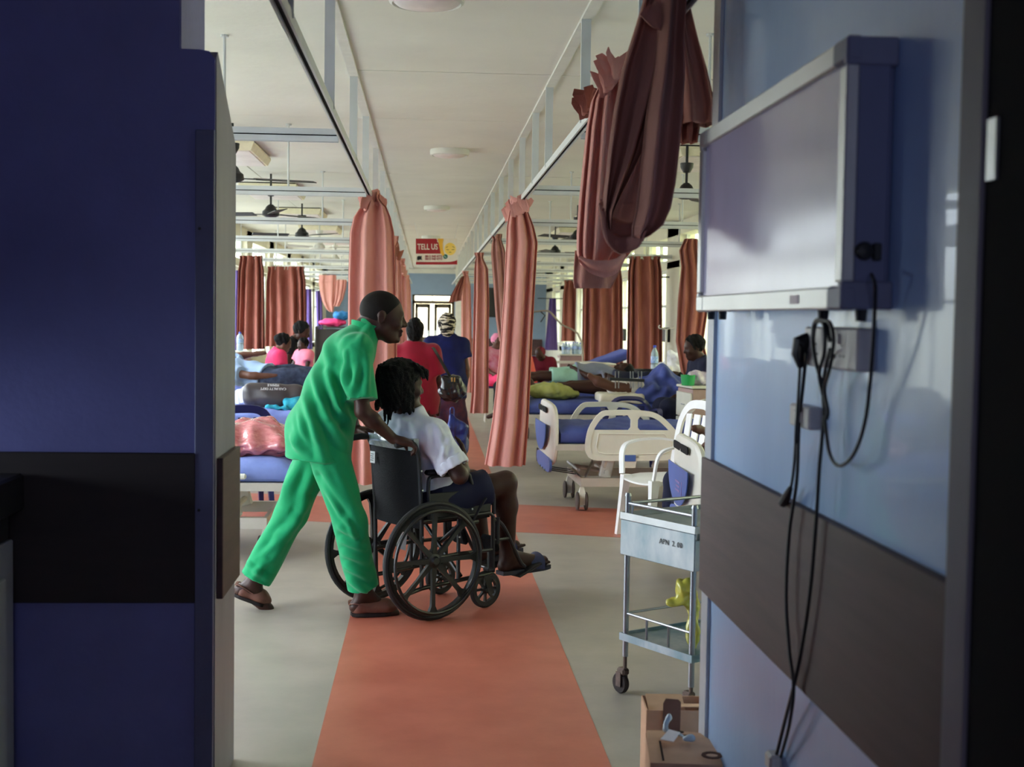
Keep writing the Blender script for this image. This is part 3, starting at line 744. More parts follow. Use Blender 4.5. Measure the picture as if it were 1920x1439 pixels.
def hdr(x0, x1, y, Y, dy, w=.9):       # gathered heading: a ruffle above a pinch
    c = (x0+x1)/2; h = (x1-x0)/2
    return [(c-h*.95, c+h*.8, y-dy, Y, .09), (c-h*w, c+h*w*.85, y-dy*.45, Y, .11), (c-h*.62, c+h*.66, y+dy*.15, Y, .06), (c-h*.8, c+h*.86, y+dy*.9, Y, .12)]
def ruffle(x0, y0, x1, y1, Y0, Y1, mt, par, h=.05, n=5, seed=0):
    """frilled heading tape following the rail"""
    a = PY(x0, y0, Y0); b = PY(x1, y1, Y1); N = n*8; r = random.Random(seed); rings = []
    for (dz, am) in ((-h*.9, .012), (-h*.3, .016), (h*.4, .034), (h, .045)):
        rg = []
        for j in range(N+1):
            u = j/N; p = a.lerp(b, u); q = sin(2*pi*n*u+seed)+.4*sin(2*pi*n*1.7*u+seed*2); side = V(1, 0, 0)
            rg.append(p+side*am*q+V(0, 0, dz+.018*am/.045*sin(2*pi*n*2.1*u+1)))
        rings.append(rg)
    R_ = rings+[[p+V(.004, 0, 0) for p in rg] for rg in reversed(rings)]
    return obj('frilled_heading', MB().loft(R_, False), mt, par, smooth=60)
cL1 = curtain('privacy_curtain', hdr(682, 716, 370, 10.2, 8)+[(676, 724, 388, 10.2, .18), (662, 732, 408, 10.2, .22), (655, 738, 436, 10.2, .24), (652, 741, 520, 10.2, .26), (651, 743, 640, 10.2, .26), (653, 743, 800, 10.2, .26), (655, 742, 905, 10.2, .26)], m_cur, 'tall salmon curtain behind the head of the man in green', G1, n=7, amp=.050, seed=3, N=170, sharp=.8)
ruffle(672, 372, 716, 412, 9.95, 10.3, m_cur, cL1, .055, 5, 1); ruffle(700, 408, 732, 462, 10.3, 12.2, m_cur, cL1, .055, 5, 2); ruffle(690, 366, 722, 392, 10.1, 10.35, m_cur, cL1, .05, 3, 4)
cL1b = curtain('privacy_curtain', hdr(706, 736, 440, 12.6, 10)+[(700, 742, 480, 12.6, .16), (704, 744, 600, 12.6), (708, 744, 800, 12.6)], m_curd, 'darker salmon curtain tucked behind the tall one by the man in green', G1, n=7, amp=.02, seed=4)
cL2 = curtain('privacy_curtain', hdr(727, 750, 452, 15.6, 9)+[(724, 752, 490, 15.6, .15), (724, 754, 560, 15.6), (724, 756, 700, 15.6), (724, 757, 790, 15.6)], m_cur, 'narrow salmon curtain on the left rail, third from the doorway', G1, n=7, amp=.02, seed=5)
cL3 = curtain('privacy_curtain', hdr(744, 762, 492, 21.0, 7)+[(744, 764, 530, 21, .15), (744, 766, 600, 21), (745, 767, 740, 21)], m_cur, 'narrow salmon curtain left of the far door, nearer one of the two', G1, n=6, amp=.02, seed=6)
cL4 = curtain('privacy_curtain', hdr(757, 769, 521, 28.5, 5)+[(757, 770, 545, 28.5, .15), (757, 771, 600, 28.5), (757, 771, 700, 28.5)], m_cur, 'farthest salmon curtain on the left rail beside the far door', G1, n=5, amp=.02, seed=7)
cR1 = curtain('privacy_curtain', hdr(952, 992, 386, 10.3, 12)+[(951, 1000, 425, 10.3, .16), (950, 1007, 455, 10.3, .20), (945, 1001, 560, 10.3, .22), (936, 995, 680, 10.3, .23), (924, 990, 790, 10.3, .24), (910, 984, 872, 10.3, .24)], m_cur, 'tall salmon curtain on the right rail, hem slanting over the seated patient knee', G1, n=8, amp=.042, seed=8, N=150, sharp=.75)
ruffle(948, 408, 972, 380, 10.6, 10.1, m_cur, cR1, .055, 4, 3); ruffle(960, 398, 994, 384, 10.05, 10.0, m_cur, cR1, .045, 4, 6)
ruffle(726, 452, 752, 486, 14.6, 15.4, m_curd, cL1, .06, 4, 5); ruffle(746, 494, 763, 520, 19.5, 21, m_cur, cL1, .06, 3, 6)
cR2 = curtain('privacy_curtain', hdr(920, 944, 448, 14.8, 9)+[(921, 948, 475, 14.8, .14), (925, 952, 530, 14.8), (930, 954, 600, 14.8), (936, 954, 640, 14.8)], m_curn, 'dusky rose curtain pulled slantwise behind the tall right aisle curtain', G1, n=8, amp=.018, seed=9)
cR3 = curtain('privacy_curtain', hdr(889, 909, 482, 18.4, 8)+[(889, 915, 505, 18.4, .16), (888, 917, 560, 18.4), (886, 916, 650, 18.4), (884, 916, 740, 18.4), (881, 915, 775, 18.4)], m_cur, 'salmon curtain hanging clear of the floor right of the woman in the patterned headscarf', G1, n=7, amp=.040, seed=10, sharp=.8)
cR4 = curtain('privacy_curtain', hdr(866, 880, 514, 26.5, 6)+[(865, 882, 535, 26.5, .15), (865, 884, 600, 26.5), (865, 885, 740, 26.5)], m_cur, 'pale salmon curtain right of the far door with a side flap', G1, n=6, amp=.022, seed=11)
obj('side_flap', strip_sheet([PY(868, 518, 26.3), PY(862, 535, 26.3), PY(855, 555, 26.2), PY(853, 566, 26.2)], [.06, .16, .24, .26], [V(1, 0, .2)]*4, 3, .02), m_curd, cR4, smooth=60)
# curtains bunched at the windows
G2 = 'curtains bunched at the windows'
def wcur(x0, x1, yt, yb, Y, mt, lab, n=12, sp=3, seed=1, t=.14):
    c = curtain('bay_curtain', [(x0+2, x1-2, yt-2, Y, t*.6), (x0+3, x1-3, yt+5, Y, t*.5), (x0, x1, yt+26, Y, t), (x0-1, x1+1, (yt+yb)/2, Y, t*1.2), (x0-sp, x1+sp*.5, yb, Y, t*1.3)], mt, lab, G2, n=n, amp=.058, seed=seed, N=190, sharp=.8)
    hk = MB(); k = max(5, int((x1-x0)/6))
    for i in range(k):
        p = PY(x0+4+(x1-x0-8)*i/(k-1), yt+2, Y); hk.tube([p+V(0, 0, -.02), p+V(.008, 0, .02), V(p.x, p.y+.01, RAILZ-.03)], .006, 6)
    h_ = obj('hooks', hk, m_hook, c); h_['kind'] = 'stuff'
    return c
wcur(447, 494, 482, 655, 19.57, m_curd, 'dark rust curtain bunched at the left window nearest the doorway', 11, seed=21)
wcur(500, 572, 502, 650, 22.77, m_curd, 'wide rust curtain in front of the second bright left window', 13, seed=22)
wcur(1178, 1240, 483, 720, 19.27, m_curd, 'rust curtain on a short rail left of the cream pier with the drip stand', 12, seed=23)
wcur(1094, 1166, 500, 735, 22.47, m_curd, 'wide rust curtain left of the pier, behind the grey bedside locker', 13, seed=24)
wcur(1056, 1084, 528, 640, 32.07, m_curd, 'small rust curtain beside the far purple one on the right', 8, seed=25)
cw = curtain('bay_curtain', [(1284, 1308, 448, 15.7, .08), (1274, 1314, 470, 15.7, .12), (1278, 1318, 500, 15.7, .12), (1272, 1330, 560, 15.7, .16), (1268, 1318, 640, 15.7, .16), (1276, 1330, 690, 15.7, .16), (1284, 1340, 730, 15.7, .16)], m_curd, 'rust curtain behind the seated man at the light box edge', G2, n=10, amp=.03, seed=26, N=150)
for (x0, x1, x2, x3, yt, yb, Y, lb) in ((440, 456, 438, 452, 508, 660, 21.5, 'dark purple window curtain at the left door wall'), (573, 584, 572, 586, 543, 655, 31.6, 'purple curtain left of the bright strip of far left window'), (592, 603, 594, 607, 546, 640, 33.5, 'purple curtain right of the bright strip of far left window'),
                                       (1030, 1043, 1021, 1046, 560, 657, 33.0, 'purple curtain gathered at the far right window'), (1256, 1268, 1254, 1272, 520, 660, 19.6, 'purple curtain sliver between the pier and the rust curtain')):
    c = curtain('window_curtain', [(x0, x1, yt, Y, .10), ((x0+x2)/2, (x1+x3)/2, (yt+yb)/2, Y, .16), (x2, x3, yb, Y, .18)], m_pur, lb, 'purple window curtains', n=6, amp=.02, seed=int(x0), N=64)
    a = PY(x0, yt, Y); obj('tie_rail', MB().cyl(a+V(.3 if a.x < 0 else -.3, 0, .0), V(XL-.1 if a.x < 0 else XR+.1, Y, a.z), .012, 8), m_black, c)
# a curtain tossed over a far left cross rail
Y = 29.17; c = curtain('tossed_curtain', [(598, 630, 516, Y, .1), (597, 630, 530, Y, .14), (600, 629, 548, Y), (604, 627, 565, Y), (612, 626, 580, Y), (618, 624, 585, Y)], m_cur, 'salmon curtain tossed in a loop over a far left cross rail', 'curtains tossed over rails', n=5, amp=.02, seed=31)
obj('gathered_end', bundle_mb([(630, 650, 525, Y, .1), (629, 649, 540, Y), (627, 644, 560, Y), (624, 636, 575, Y)], n=8, amp=.02, seed=32), m_cur, c, smooth=60)
obj('hooks', (lambda q: [q.tube([PY(631+i*2.2, 521, Y), PY(631+i*2.2, 527, Y)], .008, 5) for i in range(9)] and q)(MB()), m_hook, c)['kind'] = 'stuff'
# near curtain flung over the right rail: flap, loop and tail
Y = 3.86
big = curtain('tossed_curtain', [(1214, 1262, -60, Y, .12), (1206, 1262, 0, Y, .13), (1188, 1256, 60, Y, .13), (1166, 1244, 130, Y, .12), (1150, 1226, 210, Y, .11), (1139, 1200, 290, Y, .10), (1133, 1168, 355, Y, .09), (1130, 1146, 400, Y, .09), (1134, 1143, 432, Y, .05)], m_curn, 'nearest dusky rose curtain flung over the rail in a hanging loop', 'curtains tossed over rails', n=5, amp=.034, seed=41, N=160, sharp=1.0, wob=.25)
obj('right_strand', bundle_mb([(1232, 1284, -60, Y-.1, .12), (1236, 1283, 0, Y-.1, .13), (1232, 1278, 70, Y-.1, .13), (1222, 1280, 150, Y-.1, .13), (1211, 1276, 220, Y-.12, .13), (1204, 1270, 290, Y-.12, .13), (1198, 1263, 350, Y-.12, .13), (1193, 1254, 395, Y-.12, .13), (1186, 1240, 425, Y-.12, .12), (1186, 1216, 444, Y-.1, .08), (1192, 1204, 449, Y-.08, .04)], n=4, amp=.034, seed=42, N=160, sharp=1.0, wob=.2), m_curn, big, smooth=60)
obj('loop_lining', bundle_mb([(1196, 1222, 240, Y+.24, .02), (1170, 1226, 320, Y+.26, .02), (1142, 1224, 380, Y+.26, .02), (1134, 1212, 428, Y+.20, .03)], n=4, amp=.012, seed=43, N=100), m_curn, big, smooth=60)
obj('loop_hem', strip_sheet([PY(1131, 385, Y), PY(1137, 424, Y-.02), PY(1158, 442, Y-.03), PY(1188, 440, Y-.06), PY(1204, 420, Y-.12)], [.10, .13, .14, .13, .10], [V(0, 1, .5), V(0, .9, .9), V(0, .8, 1), V(0, .9, .7), V(0, 1, .5)], 2, .008), m_curn, big, smooth=60)
obj('back_fan', bundle_mb([(1256, 1286, -60, Y+.12, .08), (1258, 1287, 0, Y+.12, .10), (1258, 1302, 60, Y+.12, .12), (1262, 1322, 130, Y+.12, .13), (1266, 1338, 200, Y+.12, .13), (1268, 1336, 235, Y+.12, .12)], n=7, amp=.02, seed=44, N=140, sharp=.8, wob=.2), m_curn, big, smooth=60)
obj('inner_tail', bundle_mb([(1268, 1318, 195, Y+.2, .06), (1272, 1312, 230, Y+.2, .06), (1274, 1306, 268, Y+.2, .06)], n=7, amp=.02, seed=45, N=120), m_curd, big, smooth=60)
obj('heading_fold', strip_sheet([PY(1226, 4, Y-.1), PY(1232, 22, Y-.12), PY(1243, 48, Y-.14), PY(1250, 60, Y-.14)], [.03, .10, .07, .02], [V(1, 0, .3), V(1, 0, .2), V(1, 0, 0), V(1, 0, 0)], 1, .01), m_curn, big, smooth=60)
Y = 4.86
c2 = curtain('tossed_curtain', [(1140, 1166, 110, Y, .05), (1136, 1164, 128, Y, .07), (1128, 1170, 150, Y, .09), (1110, 1180, 190, Y, .13), (1101, 1182, 240, Y, .15), (1094, 1182, 310, Y, .15), (1087, 1182, 380, Y, .15), (1083, 1182, 440, Y, .14), (1083, 1180, 475, Y, .12), (1090, 1160, 497, Y, .05)], m_cur, 'pinkish curtain knotted up short on the right rail behind the flung one', 'curtains tossed over rails', n=13, amp=.022, seed=51, N=170, sharp=.7)
obj('hem_flap', bundle_mb([(1079, 1160, 470, Y+.06, .04), (1077, 1166, 500, Y+.06, .06), (1076, 1152, 530, Y+.06, .05), (1078, 1146, 541, Y+.06, .03)], n=3, amp=.014, seed=52, N=120), m_curn, c2, smooth=60)
obj('hem_roll', strip_sheet([PY(1085, 484, Y-.08), PY(1105, 499, Y-.09), PY(1135, 505, Y-.09), PY(1160, 496, Y-.08), PY(1176, 470, Y-.06)], [.02, .05, .07, .06, .04], [V(0, -.5, 1)]*5, 1, .006), m_cur, c2, smooth=60)
ruffle(1092, 208, 1104, 186, 5.2, 5.0, m_curd, c2, .04, 3, 4); ruffle(1132, 165, 1152, 120, 4.8, 4.7, m_cur, c2, .045, 4, 5)
# ------------------------------------------------------------------ light box on the lobby wall
XW = .85
yn = PX(1681, 320, XW).y; XB = PY(1583, 320, yn).x; yf = PX(1309, 420, XB).y
z1 = PY(1583, 66, yn).z; z0 = PY(1583, 580, yn).z; zc = (z0+z1)/2; Hh = z1-z0; yc = (yn+yf)/2; Lh = yf-yn
m_body = M('grey blue enamel', (108, 114, 146), .45, var=.06); m_cap = M('grey plastic corner', (120, 124, 150), .5); m_al2 = M('matt aluminium', (206, 206, 204), .42, .55, var=.05)
m_opal = M('glossy opal acrylic', (206, 198, 230), .16, var=.03)
t = thing('x_ray_light_box', 'wide wall mounted light box with aluminium frame and lavender screen', 'light box', (XB, yc, zc))
def P5(x, y, z): return (x, y-yc, z-zc)
D = XW-XB
obj('housing', MB().box((D/2+.012, 0, 0), (D-.026, Lh-.03, Hh-.03), ch=.006), m_body, t)
fwd = .042
for (y, z, dy, dz_) in ((0, Hh/2-fwd/2, Lh-.16, fwd), (0, -Hh/2+fwd/2, Lh-.16, fwd), (-Lh/2+fwd/2, 0, fwd, Hh-.1), (Lh/2-fwd/2, 0, fwd, Hh-.1)):
    obj('frame_bar', MB().box((.012, y, z), (.024, dy, dz_), ch=.003), m_al2, t)
for sy in (-1, 1):
    for sz in (-1, 1):
        obj('corner_cap', MB().box((.014, sy*(Lh/2-.040), sz*(Hh/2-fwd/2)), (.030, .085, fwd+.003), ch=.005).box((D/2, sy*(Lh/2-.012), sz*(Hh/2-.026)), (D, .026, .052), ch=.004), m_cap if sy < 0 else m_al2, t)
obj('screen', MB().box((.014, 0, 0), (.008, Lh-2*fwd+.004, Hh-2*fwd+.004)), m_opal, t, smooth=0)
obj('end_plate', MB().box((D*.55, -Lh/2+.008, 0), (D*.62, .012, Hh-.10), ch=.003), m_body, t)
obj('socket', MB().lathe([(0, -.014), (.014, -.012), (.017, -.006), (.017, .004), (0, .004)], (PX(1622, 472, XW).x*0+D*.42, -Lh/2, PY(1620, 471, yn).z-zc), 14, 'y'), m_black, t)
obj('rocker_switch', MB().box((D*.66, -Lh/2-.002, PY(1650, 473, yn).z-zc), (.015, .012, .032), ch=.002), m_black, t)
obj('maker_plate', MB().box((-.001, -Lh/2+.30, -Hh/2+fwd/2), (.002, .06, .018)), M('pale pink sticker', (220, 196, 205), .5), t, smooth=0)
for y in (-Lh/2+.03, -Lh/2+.26, Lh/2-.06, Lh/2-.2): obj('foot', MB().lathe([(0, -.022), (.010, -.022), (.012, 0), (0, 0)], (D*.3 if y > 0 else D*.5, y, -Hh/2), 10), m_black, t)
# wall sockets and switches
m_ivory = M('ivory plastic', (206, 200, 196), .4, var=.08, scale=20)
def wallplate(x0, x1, y0, y1, name, label, cat, dp=.035):
    a = PX(x0, (y0+y1)/2, XW-dp); b = PX(x1, (y0+y1)/2, XW-dp); za = PX((x0+x1)/2, y0, XW-dp).z; zb = PX((x0+x1)/2, y1, XW-dp).z
    tt = thing(name, label, cat, (XW, (a.y+b.y)/2, (za+zb)/2)); h = za-zb; w = abs(a.y-b.y)
    obj('back_box', MB().box((-dp/2, 0, 0), (dp, w, h), ch=.004), m_ivory, tt); return tt, w, h
sk, w, h = wallplate(1508, 1606, 614, 692, 'double_socket', 'ivory double wall socket under the light box with plugs in it', 'socket', .038)
for s_ in (-.25, .25):
    obj('switch', MB().box((-.040, s_*w+.02, h*.22), (.006, .012, .02), ch=.002), m_ivory, sk)
    hh = MB()
    for (q, z) in ((0, .006), (-.011, -.014), (.011, -.014)): hh.box((-.0382, s_*w+q, z), (.002, .006, .004))
    obj('pin_slots', hh, m_black, sk, smooth=0)
s2, w, h = wallplate(1480, 1516, 760, 802, 'cable_box', 'small ivory cable box on the wall below the socket', 'switch box', .03)
obj('rocker', MB().box((-.032, 0, 0), (.006, w*.4, h*.5), ch=.002), m_ivory, s2)
m_cab = M('black rubber cable', (20, 20, 24), .5)
def cable(pts, r, label, x=.818, xs=None):
    P = [PX(p[0], p[1], (p[2] if len(p) > 2 else x)) for p in pts]
    o = obj('power_cable', MB().tube(smooth_path(P, 6), r, 8), m_cab, smooth=60); tag(o, label, 'cable'); return o
c = cable([(1634, 515, .80), (1640, 530, .79), (1641, 560, .80), (1636, 660, .81), (1624, 780, .825), (1602, 850), (1574, 874), (1556, 852), (1548, 800), (1543, 740), (1548, 690, .81), (1556, 655, .80)], .0036, 'black cable looping from the light box down and up to the socket')
c = cable([(1502, 648, .79), (1500, 690, .80), (1497, 740, .81), (1493, 800, .80), (1490, 860, .82), (1484, 910, .82), (1474, 940, .82)], .0032, 'short black cable ending in a loose connector over the brown board')
obj('connector', MB().tube([PX(1482, 916, .82), PX(1476, 930, .82), PX(1468, 944, .82)], [.006, .010, .011], 8), m_cab, c)
pg = PX(1502, 655, .80); obj('plug', MB().tube([pg+V(.02, 0, .02), pg+V(0, 0, .012), pg+V(-.004, 0, -.012), pg+V(0, 0, -.04)], [.018, .021, .016, .006], 10), m_cab, c)
c = cable([(1556, 640, .80), (1548, 605, .80), (1530, 602, .80), (1524, 630, .80), (1530, 680, .80), (1545, 740, .815), (1543, 800), (1536, 880, .815), (1530, 980, .815), (1520, 1100, .815), (1506, 1200, .815), (1490, 1280, .815), (1470, 1360, .83), (1454, 1425, .835)], .0042, 'long black cable hanging from the socket to the floor, right hand strand')
e = PX(1450, 1428, .83); obj('white_plug', MB().box(e, (.03, .05, .04), ch=.006), m_ivory, c)
c = cable([(1512, 660, .80), (1506, 720, .815), (1498, 800, .815), (1494, 900, .812), (1480, 1000, .812), (1474, 1120, .812), (1480, 1220, .812), (1488, 1290, .812), (1480, 1360, .82), (1464, 1420, .835)], .0040, 'long black cable hanging from the socket to the floor, left hand strand')
c = cable([(1538, 600, .79), (1556, 606, .79), (1563, 640, .79), (1556, 690, .79), (1546, 730, .80), (1552, 770, .80), (1550, 786, .80)], .0040, 'doubled loop of black cable bunched over the wall socket')
obj('loop', MB().tube(smooth_path([PX(1524, 640, .79), PX(1530, 606, .79), PX(1545, 610, .79), PX(1546, 660, .79), PX(1536, 700, .795), PX(1543, 742, .80)], 6), .0040, 8), m_cab, c)
# cabinet at the left edge
Xc = PY(43, 1010, 4.09).x; zt = PY(44, 886, 4.09).z; zt1 = PY(44, 955, 4.09).z; zt2_ = PY(42, 1008, 4.09).z
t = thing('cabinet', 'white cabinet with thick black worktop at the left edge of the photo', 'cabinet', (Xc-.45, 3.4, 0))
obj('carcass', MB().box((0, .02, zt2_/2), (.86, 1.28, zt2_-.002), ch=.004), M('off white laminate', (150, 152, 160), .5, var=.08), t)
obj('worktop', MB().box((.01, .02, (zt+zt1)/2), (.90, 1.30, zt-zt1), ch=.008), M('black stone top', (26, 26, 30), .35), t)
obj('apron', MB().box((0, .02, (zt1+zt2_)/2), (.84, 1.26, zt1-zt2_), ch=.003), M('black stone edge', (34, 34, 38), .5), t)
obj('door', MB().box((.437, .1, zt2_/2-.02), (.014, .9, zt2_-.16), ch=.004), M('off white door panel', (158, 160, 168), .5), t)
# ------------------------------------------------------------------ steel trolley
m_ss = M('worn stainless steel', (164, 166, 172), .42, .45, rgb2=(78, 112, 124), scale=5, stretch=(1, 1, .5), bump=.05, bscale=30)
m_sst = M('polished steel tube', (150, 153, 160), .3, .8)
A = PZ(1172, 1240, .14); zt = PY(1187, 925, A.y).z
BB = V(PY(1303, 955, 4.93).x, 4.93, 0); A = V(A.x, A.y, 0); u = (BB-A); Lw = u.length; u.normalize(); v = V(-u.y, u.x, 0)
t = thing('dressing_trolley', 'two shelf stainless steel trolley standing by the lobby wall corner', 'trolley', (A.x, A.y, 0), atan2(u.y, u.x)); DW = .62
zp = .825
for (x, y) in ((0, 0), (Lw, 0), (0, DW), (Lw, DW)):
    obj('post', MB().tube([(x, y, .16 if x == 0 else .13), (x, y, zp)], .0125, 14).cyl((x, y, zp), (x, y, zp+.012), .0145, 14, .010), m_sst, t)
    cs = MB().cyl((x, y, .10), (x, y, .165), .008, 8).box((x-.012, y, .095), (.05, .036, .03), ch=.008).box((x-.02, y-.018, .062), (.03, .004, .06)).box((x-.02, y+.018, .062), (.03, .004, .06))
    cst = obj('caster', cs, M('rusty caster fork', (92, 74, 66), .6, .3, var=.3, scale=30), t)
    obj('wheel', MB().lathe([(0, -.012), (.018, -.013), (.030, -.011), (.040, -.012), (.044, -.006), (.044, .006), (.040, .012), (.030, .011), (.018, .013), (0, .012)], (x-.025, y, .044), 22, 'y'), M('dark worn rubber', (52, 44, 42), .7, var=.3, scale=30), cst)
zA_ = PY(1178, 967, A.y).z; zB_ = PY(1178, 1040, A.y).z
obj('top_tray', MB().box((Lw/2, DW/2, zA_-.01), (Lw+.04, DW+.04, .006)), m_ss, t, smooth=0)
dr = obj('drawer_box', MB().box((Lw/2, -.016, (zA_+zB_)/2-.008), (Lw+.045, .006, zA_-zB_-.016), ch=.002).box((Lw/2, DW+.016, (zA_+zB_)/2-.022), (Lw+.045, .006, zA_-zB_-.045)).box((-.022, DW/2, (zA_+zB_)/2-.02), (.006, DW+.03, zA_-zB_-.045)).box((Lw+.022, DW/2, (zA_+zB_)/2-.02), (.006, DW+.03, zA_-zB_-.045)), m_ss, t, smooth=0)
obj('tray_rim', MB().tube([(-.022, -.018, zA_), (Lw+.022, -.018, zA_), (Lw+.022, DW+.018, zA_), (-.022, DW+.018, zA_)], 1, sq=(.008, .028), closed=True), m_sst, t, smooth=0)
obj('handwriting', text_mesh('APN  2. 00', .030, frame_mtx(V(Lw*.72, -.0215, zA_-.07), V(1, 0, 0), V(0, 0, 1), V(0, -1, 0)), .0005, 0), m_black, t)
obj('top_rail', MB().tube([(0, 0, zp-.03), (Lw, 0, zp-.03)], .007, 10).tube([(0, 0, zp-.03), (0, DW, zp-.03)], .007, 10).tube([(0, DW, zp-.03), (Lw, DW, zp-.03)], .007, 10).tube([(.03, 0, zp-.03), (.03, 0, zA_)], .005, 8), m_sst, t)
zS = PY(1170, 1188, A.y).z
obj('lower_shelf', MB().box((Lw/2, DW/2, zS-.012), (Lw+.03, DW+.03, .006)).tube([(-.016, -.016, zS-.012), (Lw+.016, -.016, zS-.012), (Lw+.016, DW+.016, zS-.012), (-.016, DW+.016, zS-.012)], 1, sq=(.008, .030), closed=True), m_ss, t, smooth=0)
zG = PY(1178, 1150, A.y).z
obj('guard_rail', MB().tube([(0, 0, zG), (Lw, 0, zG)], .0055, 10).tube([(0, 0, zG), (0, DW, zG)], .0055, 10), m_sst, t)
for x in (Lw*.33, Lw*.66): obj('guard_bar', MB().cyl((x, 0, zS), (x, 0, zG), .0055, 8), m_sst, t)
# yellow bag on the trolley
p0 = PY(1284, 1108, 5.06); p1 = PY(1270, 1130, 5.06); p2 = PY(1300, 1200, 5.06)
g = SDF(*bounds([p0, p1, p2], .13), .006)
g.ell(p0, (.036, .045, .050), k=.02); g.ell(p1, (.045, .040, .020), k=.02); g.ell(PY(1278, 1104, 5.06), (.03, .04, .035), k=.02); g.cone(PY(1300, 1120, 5.06), p2, .022, .028, k=.03)
tag(obj('yellow_bag', g.mesh('yellow_bag', noise=.006, nscale=34), M('thin yellow plastic', (222, 214, 90), .3, coat=.3, trans=.25), smooth=0), 'crumpled translucent yellow plastic bag tied behind the trolley post', 'bag')
# cardboard boxes
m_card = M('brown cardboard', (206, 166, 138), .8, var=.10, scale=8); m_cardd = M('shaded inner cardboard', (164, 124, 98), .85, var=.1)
def carton(c, w, d, h, rz, label, open_=True):
    t = thing('cardboard_box', label, 'box', c, rz, 'brown cartons'); k = .004
    for (x, y, sx_, sy) in ((-w/2, 0, k, d), (w/2, 0, k, d), (0, -d/2, w, k), (0, d/2, w, k)): obj('side', MB().box((x, y, h/2), (sx_, sy, h)), m_card, t, smooth=0)
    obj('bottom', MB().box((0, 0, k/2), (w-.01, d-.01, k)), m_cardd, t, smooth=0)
    return t
p = PZ(1206, 1314, .30); t = carton((p.x+.10, p.y-.03, 0), .20, .16, .30, -.06, 'open brown carton by the trolley foot with one tall flap up')
obj('flap', MB().prism([(-.028, 0), (.028, 0), (.028, .105), (.020, .113), (-.02, .116), (-.028, .10)], .003, (V(-.022, -.083, .225), V(1, 0, .0), V(0, -.05, 1), V(0, -1, 0))), M('grey brown cardboard', (120, 92, 84), .85), t, smooth=0)
obj('flap', MB().box((-.03, .02, .296), (.12, .10, .003), Matrix.Rotation(.25, 3, 'X')), m_card, t, smooth=0)
obj('flap', MB().box((.055, -.02, .298), (.085, .11, .003), Matrix.Rotation(-.2, 3, 'X')), m_card, t, smooth=0)
obj('handle_tab', MB().ribbon_plate(rrect(.035, .06, .01, 3), rrect(.010, .032, .004, 3), .003, (V(.098, .05, .325), V(.4, .9, 0), V(0, 0, 1), V(1, -.4, 0).normalized())), m_card, t, smooth=0)
p = PZ(1200, 1372, .31); t = carton((p.x+.105, p.y-.13, 0), .20, .26, .30, -.12, 'brown carton with folded top at the bottom edge of the photo')
obj('lid', MB().prism([(-.1, .13), (-.1, -.13), (.1, -.13), (.1, .03), (.06, .12), (.0, .13)], .004, (V(0, 0, .301), V(1, 0, 0), V(0, 1, .04), V(0, 0, 1))), m_card, t, smooth=0)
obj('seam', MB().box((-.065, -.05, .309), (.006, .17, .002)).box((-.01, .085, .312), (.07, .007, .002)).cyl((-.0, .115, .312), (-.0, .115, .3125), .012), M('dark slit', (50, 34, 28), .9), t, smooth=0)
obj('round_cutout', MB().ribbon_plate([(.03*cos(a*.5236), .03*sin(a*.5236)) for a in range(12)], [(.018*cos(a*.5236), .018*sin(a*.5236)) for a in range(12)], .003, (V(.075, -.09, .312), V(1, 0, 0), V(0, 1, 0), V(0, 0, 1))), M('printed brown ring', (92, 62, 52), .8), t, smooth=0)
q = t.location+V(-.03, .04, .325)
tag(obj('paper_scrap', MB().prism([(-.030, -.02), (.01, -.045), (.030, .015), (-.005, .045)], .0015, (q, V(1, .1, .05), V(.2, 1, .1), V(0, 0, 1))), M('white paper', (236, 232, 236), .7), smooth=0), 'white paper scrap lying on the front carton', 'paper')
g = SDF(tuple(q-V(.06, .1, .05)), tuple(q+V(.1, .12, .09)), .005); g.ell(q+V(.05, -.02, -.002), (.018, .014, .010), k=.01); g.cone(q+V(-.005, .06, 0), q+V(.01, .085, .03), .008, .012, k=.01)
g.cone(q+V(.05, -.02, 0), q+V(-.005, .06, 0), .005, .005, k=.01)
tag(obj('plastic_wrapper', g.mesh('plastic_wrapper', noise=.002, nscale=60), M('clear bluish wrapper', (190, 210, 225), .15, coat=.5), smooth=0), 'crumpled clear wrapper poking out of the front carton', 'wrapper')
